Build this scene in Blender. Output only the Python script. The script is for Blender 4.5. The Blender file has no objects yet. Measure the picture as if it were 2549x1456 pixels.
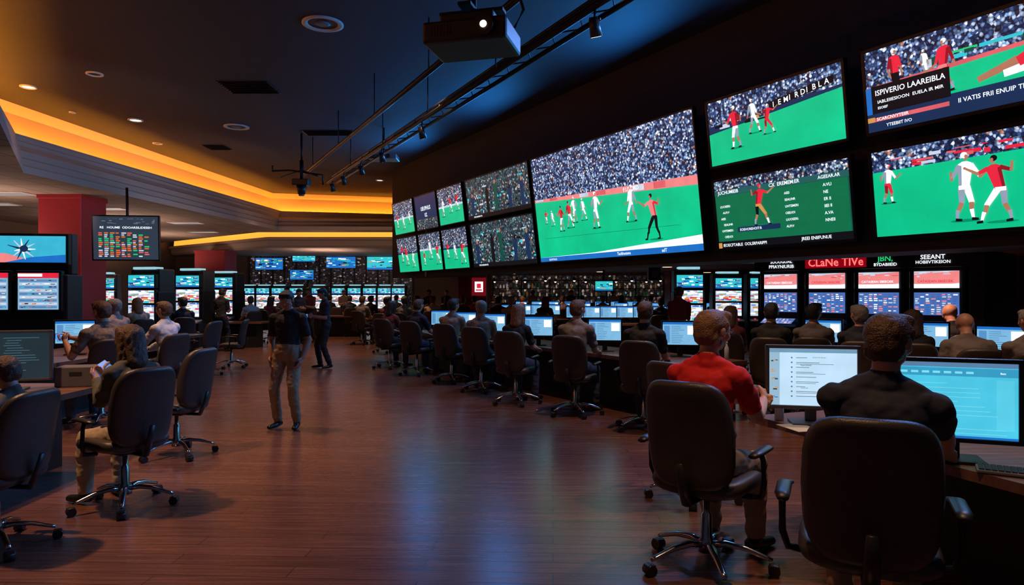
import bpy, bmesh, math, random
import numpy as np
from mathutils import Vector, Matrix, noise
random.seed(7)
S=bpy.context.scene; COL=S.collection
S.view_settings.view_transform='Standard'
V=Vector
def rz(fx,fy): return math.atan2(-fx,fy)
# ---------------------------------------------------------------- materials
MC={}
def M(name,col,rough=.5,metal=0.,emit=None,es=1.,var=.15,vs=8.,bump=0.,bs=80.,coat=0.):
    if name in MC: return MC[name]
    m=bpy.data.materials.new(name); m.use_nodes=True; nt=m.node_tree; N=nt.nodes; L=nt.links
    p=N['Principled BSDF']
    p.inputs['Roughness'].default_value=rough; p.inputs['Metallic'].default_value=metal
    if coat: p.inputs['Coat Weight'].default_value=coat
    tc=N.new('ShaderNodeTexCoord')
    nz=N.new('ShaderNodeTexNoise'); nz.inputs['Scale'].default_value=vs; L.new(tc.outputs['Object'],nz.inputs['Vector'])
    mx=N.new('ShaderNodeMix'); mx.data_type='RGBA'
    c=list(col)
    mx.inputs[6].default_value=[max(0,x*(1-var)) for x in c]+[1]; mx.inputs[7].default_value=[min(1,x*(1+var)) for x in c]+[1]
    L.new(nz.outputs['Fac'],mx.inputs[0]); L.new(mx.outputs[2],p.inputs['Base Color'])
    if bump:
        n2=N.new('ShaderNodeTexNoise'); n2.inputs['Scale'].default_value=bs; L.new(tc.outputs['Object'],n2.inputs['Vector'])
        b=N.new('ShaderNodeBump'); b.inputs['Strength'].default_value=bump; b.inputs['Distance'].default_value=.02
        L.new(n2.outputs['Fac'],b.inputs['Height']); L.new(b.outputs[0],p.inputs['Normal'])
    if emit is not None:
        p.inputs['Emission Color'].default_value=list(emit)+[1]; p.inputs['Emission Strength'].default_value=es
    MC[name]=m; return m
def E(name,col,es=1.,var=.1,vs=6.):
    if name in MC: return MC[name]
    m=M(name,(.01,.01,.01),.35); nt=m.node_tree;N=nt.nodes;L=nt.links;p=N['Principled BSDF']
    tc=N.new('ShaderNodeTexCoord'); nz=N.new('ShaderNodeTexNoise'); nz.inputs['Scale'].default_value=vs; L.new(tc.outputs['Object'],nz.inputs['Vector'])
    mx=N.new('ShaderNodeMix'); mx.data_type='RGBA'
    mx.inputs[6].default_value=[x*(1-var*2) for x in col]+[1]; mx.inputs[7].default_value=[x*(1+var) for x in col]+[1]
    L.new(nz.outputs['Fac'],mx.inputs[0]); L.new(mx.outputs[2],p.inputs['Emission Color']); p.inputs['Emission Strength'].default_value=es
    return m
def EV(name,cols,scale,es=1.,stretch=(1,1,1)):
    """emissive cell pattern (crowd pixels, sparkles)"""
    if name in MC: return MC[name]
    m=M(name,(.01,.01,.01),.35); nt=m.node_tree;N=nt.nodes;L=nt.links;p=N['Principled BSDF']
    tc=N.new('ShaderNodeTexCoord'); mp=N.new('ShaderNodeMapping'); mp.inputs['Scale'].default_value=stretch
    L.new(tc.outputs['Object'],mp.inputs['Vector'])
    v=N.new('ShaderNodeTexVoronoi'); v.inputs['Scale'].default_value=scale; L.new(mp.outputs[0],v.inputs['Vector'])
    sp=N.new('ShaderNodeSeparateColor'); L.new(v.outputs['Color'],sp.inputs[0])
    r=N.new('ShaderNodeValToRGB'); r.color_ramp.interpolation='CONSTANT'
    el=r.color_ramp.elements
    el[0].position=0; el[0].color=list(cols[0][1])+[1]; el[1].position=cols[1][0]; el[1].color=list(cols[1][1])+[1]
    for q in cols[2:]:
        e=el.new(q[0]); e.color=list(q[1])+[1]
    L.new(sp.outputs[0],r.inputs[0])
    mr=N.new('ShaderNodeMapRange'); mr.inputs[1].default_value=.0; mr.inputs[2].default_value=.75; mr.inputs[3].default_value=1.25; mr.inputs[4].default_value=.25
    L.new(v.outputs['Distance'],mr.inputs[0])
    mx=N.new('ShaderNodeVectorMath'); mx.operation='SCALE'; L.new(r.outputs[0],mx.inputs[0]); L.new(mr.outputs[0],mx.inputs['Scale'])
    L.new(mx.outputs[0],p.inputs['Emission Color']); p.inputs['Emission Strength'].default_value=es
    return m
# ---------------------------------------------------------------- mesh builder
class B:
    def __init__(s): s.v=[];s.f=[];s.m=[];s.sm=[];s.mats=[]
    def mi(s,m):
        if m not in s.mats: s.mats.append(m)
        return s.mats.index(m)
    def add(s,vs,fs,m,smooth=False,X=None):
        o=len(s.v); i=s.mi(m)
        for p in vs: s.v.append(tuple(X@V(p)) if X is not None else tuple(p))
        for f in fs: s.f.append([o+k for k in f]); s.m.append(i); s.sm.append(smooth)
    def bm(s,bm,m,smooth=False,X=None):
        bm.verts.index_update()
        s.add([v.co.copy() for v in bm.verts],[[v.index for v in f.verts] for f in bm.faces],m,smooth,X); bm.free()
    def box(s,c,d,m,bev=0.,X=None,rot=None,seg=2):
        bm=bmesh.new(); bmesh.ops.create_cube(bm,size=1.)
        for v in bm.verts: v.co=V((v.co.x*d[0],v.co.y*d[1],v.co.z*d[2]))
        if bev>0: bmesh.ops.bevel(bm,geom=bm.edges[:],offset=min(bev,min(d)*.49),segments=seg,affect='EDGES',profile=.5)
        T=Matrix.Translation(V(c))
        if rot is not None: T=T@rot
        if X is not None: T=X@T
        s.bm(bm,m,False,T)
    def cone(s,p0,p1,r0,r1,m,n=16,smooth=True,X=None,capped=True):
        p0=V(p0);p1=V(p1);d=(p1-p0).normalized(); a=d.orthogonal().normalized(); b=d.cross(a)
        vs=[];fs=[]
        for p,r in((p0,r0),(p1,r1)):
            for i in range(n):
                t=2*math.pi*i/n; vs.append(p+a*r*math.cos(t)+b*r*math.sin(t))
        for i in range(n): fs.append([i,(i+1)%n,n+(i+1)%n,n+i])
        s.add(vs,fs+([list(range(n))[::-1],list(range(n,2*n))] if capped else []),m,False,X)
        k=len(s.sm)-(n+(2 if capped else 0))
        for i in range(n): s.sm[k+i]=smooth
    def tube(s,pts,rs,m,n=10,X=None,flat=1.,up=V((0,0,1))):
        pts=[V(p) for p in pts]; vs=[];fs=[]
        if not isinstance(rs,(list,tuple)): rs=[rs]*len(pts)
        for k,p in enumerate(pts):
            d=(pts[min(k+1,len(pts)-1)]-pts[max(k-1,0)]).normalized()
            a=d.cross(up); a=a.normalized() if a.length>1e-3 else V((1,0,0)); b=a.cross(d)
            for i in range(n):
                t=2*math.pi*i/n; vs.append(p+a*rs[k]*math.cos(t)+b*rs[k]*flat*math.sin(t))
        for k in range(len(pts)-1):
            for i in range(n): fs.append([k*n+i,k*n+(i+1)%n,(k+1)*n+(i+1)%n,(k+1)*n+i])
        fs.append(list(range(n))[::-1]); fs.append([(len(pts)-1)*n+i for i in range(n)])
        s.add(vs,fs,m,True,X)
    def ell(s,c,r,m,X=None,rot=None,nu=16,nv=10):
        bm=bmesh.new(); bmesh.ops.create_uvsphere(bm,u_segments=nu,v_segments=nv,radius=1.)
        T=Matrix.Translation(V(c))
        if rot is not None: T=T@rot
        T=T@Matrix.Diagonal((r[0],r[1],r[2],1))
        if X is not None: T=X@T
        s.bm(bm,m,True,T)
    def pad(s,w,h,t,rad,m,fn,n=32):
        def ring(ins,z,sc=1.):
            out=[]
            for i in range(n):
                a=2*math.pi*i/n; c,sn=math.cos(a),math.sin(a); e=.42
                x=(w/2-ins)*math.copysign(abs(c)**e,c)*sc; y=(h/2-ins)*math.copysign(abs(sn)**e,sn)*sc
                out.append(V((x,y,z)))
            return out
        R=[ring(rad,-t/2,.4),ring(rad,-t/2,.75),ring(rad,-t/2),ring(rad*.3,-t/2*.7),ring(0,0),ring(rad*.3,t/2*.7),ring(rad,t/2),ring(rad,t/2,.75),ring(rad,t/2*1.05,.4)]
        vs=[fn(p) for r in R for p in r]; fs=[]
        for k in range(len(R)-1):
            for i in range(n): fs.append([k*n+i,k*n+(i+1)%n,(k+1)*n+(i+1)%n,(k+1)*n+i])
        fs.append(list(range(n))[::-1]); fs.append([(len(R)-1)*n+i for i in range(n)])
        s.add(vs,fs,m,True)
    def prism(s,poly,z0,z1,m,mtop=None):
        n=len(poly); vs=[(p[0],p[1],z0) for p in poly]+[(p[0],p[1],z1) for p in poly]
        s.add(vs,[[i,(i+1)%n,n+(i+1)%n,n+i] for i in range(n)]+[list(range(n))[::-1]]+[[n+i for i in range(n)]],m)
    def quad(s,x0,z0,x1,z1,y,m): s.add([(x0,y,z0),(x1,y,z0),(x1,y,z1),(x0,y,z1)],[[0,1,2,3]],m)
    def poly(s,pts,y,m): s.add([(p[0],y,p[1]) for p in pts],[list(range(len(pts)))],m)
    def mesh(s,name):
        me=bpy.data.meshes.new(name); me.from_pydata(s.v,[],s.f)
        for m in s.mats: me.materials.append(m)
        me.polygons.foreach_set('material_index',s.m); me.polygons.foreach_set('use_smooth',s.sm); me.update()
        return me
    def obj(s,name,parent=None,loc=(0,0,0),rot=(0,0,0)):
        o=bpy.data.objects.new(name,s.mesh(name)); COL.objects.link(o); o.location=loc; o.rotation_euler=rot
        if parent: o.parent=parent
        return o
def empty(name,loc=(0,0,0),rot=(0,0,0)):
    o=bpy.data.objects.new(name,None); COL.objects.link(o); o.empty_display_size=.1; o.location=loc;o.rotation_euler=rot; return o
def top(o,label,cat,group=None):
    o['label']=label;o['category']=cat
    if group:o['group']=group
    return o
def dup(root,loc,rot=0.,scale=None,label=None,group=None):
    mp={}
    for o in [root]+list(root.children_recursive):
        c=o.copy(); COL.objects.link(c); mp[o]=c
        if o.parent in mp: c.parent=mp[o.parent]
    r=mp[root]; r.location=loc; r.rotation_euler=(0,0,rot)
    if scale: r.scale=(scale,)*3
    if label: r['label']=label
    if group: r['group']=group
    return r
TXT={}
def text_geo(t):
    if t in TXT: return TXT[t]
    cu=bpy.data.curves.new('t','FONT'); cu.body=t; cu.size=1.; cu.resolution_u=2; cu.offset=.012
    o=bpy.data.objects.new('t',cu); COL.objects.link(o); bpy.context.view_layer.update()
    me=bpy.data.meshes.new_from_object(o.evaluated_get(bpy.context.evaluated_depsgraph_get()))
    vs=[v.co.copy() for v in me.vertices]; fs=[list(p.vertices) for p in me.polygons]
    bpy.data.objects.remove(o); bpy.data.curves.remove(cu); bpy.data.meshes.remove(me)
    TXT[t]=(vs,fs); return TXT[t]
def text(b,t,x,z,size,y,m,center=False,maxw=None):
    vs,fs=text_geo(t)
    if not vs: return
    w=max(v.x for v in vs)*size; sx=1.
    if maxw: sx=maxw/w; w=maxw
    ox=x-(w/2 if center else 0)
    b.add([(ox+v.x*size*sx,y,z+v.y*size) for v in vs],fs,m)
# ---------------------------------------------------------------- common mats
black=M('black_plastic',(.014,.014,.016),.4)
bezel=M('bezel_black',(.006,.006,.008),.3)
darkm=M('dark_metal',(.02,.02,.022),.4,.6)
chrome=M('chrome',(.55,.55,.58),.18,1.)
leather=M('chair_leather',(.05,.038,.033),.36,bump=.15,bs=220)
greyp=M('grey_plastic',(.16,.16,.17),.4)
# ---------------------------------------------------------------- camera
cam=bpy.data.cameras.new('camera'); co=bpy.data.objects.new('camera',cam); COL.objects.link(co)
cam.sensor_width=36; cam.lens=36*1700/2549; cam.clip_end=200
co.location=(0,0,1.6); co.rotation_euler=(math.pi/2,0,0); S.camera=co
# ---------------------------------------------------------------- floor
def wood(name,c1,c2,mort,bw,rh,rough,gs=1.):
    m=bpy.data.materials.new(name); m.use_nodes=True; nt=m.node_tree;N=nt.nodes;L=nt.links;p=N['Principled BSDF']
    tc=N.new('ShaderNodeTexCoord'); mp=N.new('ShaderNodeMapping'); mp.inputs['Rotation'].default_value=(0,0,.06); L.new(tc.outputs['Object'],mp.inputs[0])
    br=N.new('ShaderNodeTexBrick'); br.inputs['Scale'].default_value=1.; br.inputs['Brick Width'].default_value=bw; br.inputs['Row Height'].default_value=rh
    br.inputs['Mortar Size'].default_value=.003; br.inputs['Mortar Smooth'].default_value=.2
    br.inputs['Color1'].default_value=list(c1)+[1];br.inputs['Color2'].default_value=list(c2)+[1];br.inputs['Mortar'].default_value=list(mort)+[1]
    L.new(mp.outputs[0],br.inputs['Vector'])
    m2=N.new('ShaderNodeMapping'); m2.inputs['Scale'].default_value=(.8*gs,18*gs,1); m2.inputs['Rotation'].default_value=(0,0,.06);L.new(tc.outputs['Object'],m2.inputs[0])
    nz=N.new('ShaderNodeTexNoise'); nz.inputs['Scale'].default_value=2.; nz.inputs['Detail'].default_value=4; L.new(m2.outputs[0],nz.inputs['Vector'])
    mr=N.new('ShaderNodeMapRange'); mr.inputs[1].default_value=.3;mr.inputs[2].default_value=.7;mr.inputs[3].default_value=.72; mr.inputs[4].default_value=1.28; L.new(nz.outputs['Fac'],mr.inputs[0])
    sc=N.new('ShaderNodeVectorMath'); sc.operation='SCALE'; L.new(br.outputs['Color'],sc.inputs[0]); L.new(mr.outputs[0],sc.inputs['Scale']); L.new(sc.outputs[0],p.inputs['Base Color'])
    r2=N.new('ShaderNodeMapRange'); r2.inputs[3].default_value=rough-.04; r2.inputs[4].default_value=rough+.07; L.new(nz.outputs['Fac'],r2.inputs[0]); L.new(r2.outputs[0],p.inputs['Roughness'])
    bp=N.new('ShaderNodeBump'); bp.inputs['Strength'].default_value=.1; bp.inputs['Distance'].default_value=.01; bp.invert=True
    L.new(br.outputs['Fac'],bp.inputs['Height']); 
    b2=N.new('ShaderNodeBump'); b2.inputs['Strength'].default_value=.025; b2.inputs['Distance'].default_value=.01; L.new(nz.outputs['Fac'],b2.inputs['Height']); L.new(bp.outputs[0],b2.inputs['Normal']); L.new(b2.outputs[0],p.inputs['Normal'])
    p.inputs['Specular IOR Level'].default_value=.75
    return m
def struct(o): o['kind']='structure'; return o
floor_m=wood('floor_wood',(.15,.062,.040),(.115,.046,.031),(.035,.015,.012),1.5,.15,.25)
desk_m=wood('desk_wood',(.15,.06,.035),(.13,.052,.03),(.13,.05,.03),30,30,.35)
b=B(); b.prism([(-18,-3),(22,-3),(22,36),(-18,36)],-.1,0,floor_m); struct(b.obj('floor'))
# ---------------------------------------------------------------- ceilings
hi_m=M('ceiling_dark_paint',(.040,.038,.046),.75,var=.1,bump=.05,bs=30)
Lp=[(-5.5,-2),(-5.5,4),(-6.5,7.8),(-10.4,14.3),(-9.46,28),(-3.6,29.4)]
Bp=[(-4.9,-2),(-4.9,4),(-6.0,7.7),(-9.8,13.7),(-9.0,26.2),(-3.6,26.4)]
def off(poly,d):
    out=[]
    for i,p in enumerate(poly):
        a=V(poly[max(i-1,0)]);c=V(poly[min(i+1,len(poly)-1)]); t=(c-a).normalized(); n=V((-t.y,t.x))
        out.append((p[0]+n.x*d,p[1]+n.y*d))
    return out
Cp=off(Lp,.6)
ZH=5.7; ZL=4.0
b=B(); poly=Cp+[(-3.6,24),(10.6,-2)]
b.prism(poly[::-1],ZH,ZH+.1,hi_m); struct(b.obj('ceiling'))
corn=M('cornice_cream',(.42,.36,.32),.6,var=.06)
covew=M('cove_cream',(.75,.55,.30),.7,var=.04)
def loft(b,lines,m):
    vs=[];fs=[];n=len(lines[0][0])
    for pl,z in lines:
        for p in pl: vs.append((p[0],p[1],z))
    for k in range(len(lines)-1):
        for i in range(n-1): fs.append([k*n+i,k*n+i+1,(k+1)*n+i+1,(k+1)*n+i])
    b.add(vs,fs,m)
def mixp(t): return [(a[0]*(1-t)+c[0]*t,a[1]*(1-t)+c[1]*t) for a,c in zip(Bp,Lp)]
b=B()
prof=[(0,4.0),(0,4.14),(.12,4.16),(.16,4.2),(.2,4.32),(.34,4.36),(.36,4.5),(.55,4.56),(.7,4.66),(.72,4.74),(.88,4.78),(.9,4.88),(1.,4.9),(1.0,4.94)]
loft(b,[(mixp(t),z) for t,z in prof],corn)
loft(b,[(Lp,4.94),(off(Lp,.06),4.94),(off(Lp,.08),4.7),(off(Lp,.55),4.7)],covew)
struct(b.obj('trim_1'))
b=B(); loft(b,[(off(Lp,.55),4.7),(off(Lp,.57),5.5),(off(Lp,.45),5.7)],covew); struct(b.obj('wall_cove'))
tile=bpy.data.materials.new('ceiling_tile'); tile.use_nodes=True; N=tile.node_tree.nodes;Lk=tile.node_tree.links;p=N['Principled BSDF']; p.inputs['Roughness'].default_value=.8
tc=N.new('ShaderNodeTexCoord'); br=N.new('ShaderNodeTexBrick'); br.offset=0; br.inputs['Scale'].default_value=1; br.inputs['Brick Width'].default_value=.8; br.inputs['Row Height'].default_value=.8; br.inputs['Mortar Size'].default_value=.02
br.inputs['Color1'].default_value=(.30,.25,.22,1);br.inputs['Color2'].default_value=(.26,.22,.2,1);br.inputs['Mortar'].default_value=(.13,.1,.09,1)
Lk.new(tc.outputs['Object'],br.inputs['Vector']); Lk.new(br.outputs['Color'],p.inputs['Base Color'])
b=B(); XL=-17
for poly in ([(XL,-2),Bp[0],Bp[1],(XL,4)],[(XL,4),Bp[1],Bp[2],(XL,7.7)],[(XL,7.7),Bp[2],Bp[3],(XL,13.7)],[(XL,13.7),Bp[3],Bp[4],(-10.1,27.2),(XL,33)],[Bp[4],(-3.6,26.4),(-3.6,27.2),(-10.1,27.2)]):
    b.add([(q[0],q[1],ZL) for q in poly],[list(range(len(poly)))],tile)
struct(b.obj('ceiling_low'))
Sp=[(XL,33),(-10.1,27.2),(-3.6,27.2)]
amber=M('amber_diffuser',(.8,.5,.2),.5,emit=(1,.42,.04),es=1.15)
b=B(); loft(b,[(Sp,4.0),(Sp,4.35),(off(Sp,.7),4.35),(off(Sp,.7),3.6)],covew); struct(b.obj('wall_cove_rear'))
b=B(); loft(b,[(off(Sp,.6),3.86),(off(Sp,.42),3.84),(off(Sp,.4),3.74),(off(Sp,.5),3.7),(off(Sp,.52),3.5),(off(Sp,.6),3.42)],corn); struct(b.obj('trim_2'))
b=B(); loft(b,[(off(Sp,.64),3.84),(off(Sp,.66),4.12)],amber); o=b.obj('cove_light_strip'); top(o,'amber glowing light strip tucked in the rear ceiling cove','light strip')
s6=off(Sp,.6)
b=B(); poly=[s6[0],s6[1],s6[2],(-3.6,34.5),(XL,34.5)]
b.add([(q[0],q[1],3.42) for q in poly],[[0,1,4],[1,2,3,4]],tile); struct(b.obj('ceiling_rear'))
# ---------------------------------------------------------------- bulkhead / walls
RR=-.573; th=math.atan(.573)
nrm=V((-math.cos(th),-math.sin(th),0)); dirw=V((-math.sin(th),math.cos(th),0))
def wp(X0,y): return (X0+RR*y,y)
bulk_m=M('bulkhead_black_paint',(.02,.02,.022),.7,var=.2,bump=.05,bs=20)
b=B(); a=wp(9.15,23);c=wp(9.15,-2);d=wp(10.2,-2);e=wp(10.2,23)
b.prism([a,c,d,e],2.08,ZH,bulk_m); struct(b.obj('wall_right'))
lowr=M('ceiling_lounge_paint',(.18,.13,.12),.7)
b=B(); b.prism([(10,-2),(22,-2),(22,34.5),(-3.6,34.5),(-3.6,24),(-2.6,22.5)],2.45,2.55,lowr); struct(b.obj('ceiling_lounge'))
b=B(); b.prism([(-3.6,23),(-3.5,23),(-3.5,34.5),(-3.6,34.5)],2.45,ZH,bulk_m); struct(b.obj('wall_step'))
beige=M('wall_beige',(.20,.14,.11),.7)
brickw=bpy.data.materials.new('wall_dark_stone'); brickw.use_nodes=True; N=brickw.node_tree.nodes;Lk=brickw.node_tree.links;p=N['Principled BSDF']; p.inputs['Roughness'].default_value=.5
tc=N.new('ShaderNodeTexCoord'); mp=N.new('ShaderNodeMapping'); mp.inputs['Rotation'].default_value=(math.pi/2,0,0); Lk.new(tc.outputs['Object'],mp.inputs[0])
br=N.new('ShaderNodeTexBrick'); br.inputs['Scale'].default_value=1; br.inputs['Brick Width'].default_value=.34; br.inputs['Row Height'].default_value=.12; br.inputs['Mortar Size'].default_value=.012
br.inputs['Color1'].default_value=(.10,.07,.06,1);br.inputs['Color2'].default_value=(.05,.038,.034,1);br.inputs['Mortar'].default_value=(.012,.012,.012,1)
Lk.new(mp.outputs[0],br.inputs['Vector']); Lk.new(br.outputs['Color'],p.inputs['Base Color'])
b=B(); b.prism([(-18,34.5),(22,34.5),(22,34.7),(-18,34.7)],0,4.2,beige); struct(b.obj('wall_back'))
b=B(); b.prism([(-17.2,-2),(-17,-2),(-17,34.5),(-17.2,34.5)],0,4.2,beige); struct(b.obj('wall_left'))
b=B(); b.prism([(10.4,16),(20,16),(20,16.2),(10.4,16.2)],0,2.45,brickw); struct(b.obj('wall_lounge'))
b=B(); b.prism([(-17,34.3),(-13.3,34.3),(-13.3,34.5),(-17,34.5)],0,.15,black); struct(b.obj('baseboard_back'))
glit=EV('lattice_sparkle',[(0,(.012,.010,.014)),(.5,(.03,.02,.02)),(.8,(.08,.055,.05)),(.92,(.35,.28,.25)),(.96,(.18,.2,.3)),(.985,(.8,.7,.6))],11,.8,(1,1,1.4))
b=B(); b.quad(-13.2,0.,-5.0,3.4,34.38,glit); r=b.obj('lattice_panel')
lat=M('lattice_dark',(.04,.03,.03),.5)
for i in range(15): b=B(); b.box((-13.2+i*.586,34.33,1.7),(.07,.08,3.4),lat); b.obj('slat',r)
top(r,'dark lattice wall panel with tiny sparkling lights','wall panel')
# ---------------------------------------------------------------- displays
crowd=EV('crowd_pixels',[(0,(.010,.02,.07)),(.25,(.03,.06,.17)),(.45,(.12,.2,.40)),(.6,(.015,.018,.04)),(.7,(.35,.45,.65)),(.85,(.7,.78,1.)),(.93,(.4,.16,.10)),(.96,(.12,.3,.6))],30,1.75)
crowdf=EV('crowd_pixels_fine',[(0,(.012,.02,.06)),(.3,(.04,.07,.16)),(.5,(.14,.2,.34)),(.65,(.02,.02,.04)),(.72,(.42,.52,.62)),(.85,(.7,.75,.85)),(.93,(.4,.2,.15)),(.96,(.1,.3,.4))],34,1.6)
darkcrowd=EV('night_crowd_pixels',[(0,(.02,.04,.06)),(.35,(.04,.09,.12)),(.6,(.06,.17,.19)),(.75,(.02,.02,.04)),(.85,(.3,.42,.48)),(.93,(.65,.65,.65)),(.96,(.5,.12,.05))],26,1.4)
grass=E('grass_picture',(.002,.46,.22),1.35,.18,1.6)
grassd=E('grass_picture_deep',(.0,.30,.14),1.1,.2,4.)
board=E('adboard_pink',(.75,.12,.14),1.1,.2,5)
boardw=E('adboard_white',(.55,.62,.75),1.2,.2,5)
ew=E('picture_white',(.85,.92,1.),1.4); er=E('picture_red',(.8,.02,.05),1.1); esk=E('picture_skin',(.5,.2,.12),1.)
ersh=E('picture_red_shade',(.35,.008,.02),1.); ewsh=E('picture_white_shade',(.32,.38,.5),1.)
edk=E('picture_black',(.006,.008,.014),.6); enavy=E('picture_navy',(.008,.03,.10),1.); ebl=E('picture_blue',(.01,.14,.5),1.2)
egold=E('picture_gold',(.65,.3,.08),1.1); ecy=E('picture_cyan',(.03,.5,.6),1.2); eteal=E('picture_teal_deep',(.004,.08,.06),1.); ered2=E('picture_orange',(.8,.15,.03),1.1); epink=E('picture_pink',(.8,.22,.22),1.2)
egr=E('picture_green',(.02,.6,.2),1.1)
def seg2(b,p,q,w0,w1,y,m):
    p=V(p);q=V(q);d=(q-p)
    if d.length<1e-6: return
    d.normalize(); n=V((-d.y,d.x))
    b.poly([tuple(p+n*w0/2),tuple(p-n*w0/2),tuple(q-n*w1/2),tuple(q+n*w1/2)],y,m)
def disc(b,c,rx,rz_,y,m,n=12): b.poly([(c[0]+rx*math.cos(2*math.pi*i/n),c[1]+rz_*math.sin(2*math.pi*i/n)) for i in range(n)],y,m)
def player(b,x,z,h,sh,pa,y=-.006,pose=0,helmet=None,mir=1):
    def P(u,v): return (x+u*h*mir,z+v*h)
    shd={er.name:ersh,ew.name:ewsh,epink.name:er}.get(sh.name,edk); pad_={er.name:ersh,ew.name:ewsh,epink.name:er}.get(pa.name,edk)
    st=[(.10,-.12,.05),(.2,-.16,-.05),(.28,-.12,.12),(.05,-.05,0)][pose%4]
    lean=st[2]*.6; ch=(lean,.80)
    disc(b,P(0,.01),.22*h,.022*h,y+.0002,grassd)  # dark ellipse painted into the picture as the player's ground shadow
    for s,fx in((-1,st[1]),(1,st[0])):
        kn=(fx*.6+.03,.27); c_=pa if s>0 else pad_
        seg2(b,P(s*.035,.5),P(*kn),.10*h,.075*h,y,c_); disc(b,P(*kn),.037*h,.037*h,y-.0005,c_)
        seg2(b,P(*kn),P(fx*.8,.15),.066*h,.058*h,y-.001,esk if pa is not edk else pa); seg2(b,P(fx*.85,.17),P(fx,.04),.058*h,.038*h,y-.0015,(ew if s>0 else ewsh) if pa is not edk else pa); seg2(b,P(fx-.02,.03),P(fx+.07,.02),.045*h,.035*h,y-.002,edk)
    hip=P(0,.46)
    b.poly([P(-.07,.47),P(.07,.47),P(ch[0]+.10,.77),P(ch[0]+.09,.83),P(ch[0]+.03,.86),P(ch[0]-.03,.86),P(ch[0]-.09,.83),P(ch[0]-.10,.77)][::mir],y-.001,sh)
    b.poly([P(-.07,.47),P(-.03,.47),P(ch[0]-.045,.80),P(ch[0]-.09,.82),P(ch[0]-.10,.77)][::mir],y-.0014,shd)
    seg2(b,P(0,.46),P(0,.52),.145*h,.145*h,y-.0016,pa)
    a=[(.24,.62,.33,.72),(.2,.55,.3,.48),(.28,.75,.4,.86),(.16,.6,.14,.45)][pose%4]
    for s in(1,-1):
        e=(ch[0]+s*a[0]*.8,a[1]); seg2(b,P(ch[0]+s*.08,.81),P(*e),.065*h,.05*h,y-.002,sh if s>0 else shd); disc(b,P(*e),.024*h,.024*h,y-.0021,esk); seg2(b,P(*e),P(ch[0]+s*a[2]*(1 if s>0 else .6),a[3]),.045*h,.03*h,y-.002,esk); disc(b,P(ch[0]+s*a[2]*(1 if s>0 else .6),a[3]),.02*h,.02*h,y-.0021,esk)
    disc(b,P(ch[0]+.012,.925),.038*h,.05*h,y-.002,esk)
    disc(b,P(ch[0]-.005,.95),.048*h,.045*h,y-.0025,helmet or (ew if sh is ew else edk)); disc(b,P(ch[0]+.022,.93),.022*h,.026*h,y-.0028,esk)
def clutter(b,x0,x1,z0,z1,n,mats,y,seed,sz=.04):
    r=random.Random(seed)
    for i in range(n):
        x=r.uniform(x0,x1);z=r.uniform(z0,z1); w=r.uniform(.5,2)*sz; hh=r.uniform(.4,1)*sz
        b.quad(max(x0,x-w),z,min(x1,x+w),min(z1,z+hh),y-.0003*(i%7),r.choice(mats))
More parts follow.
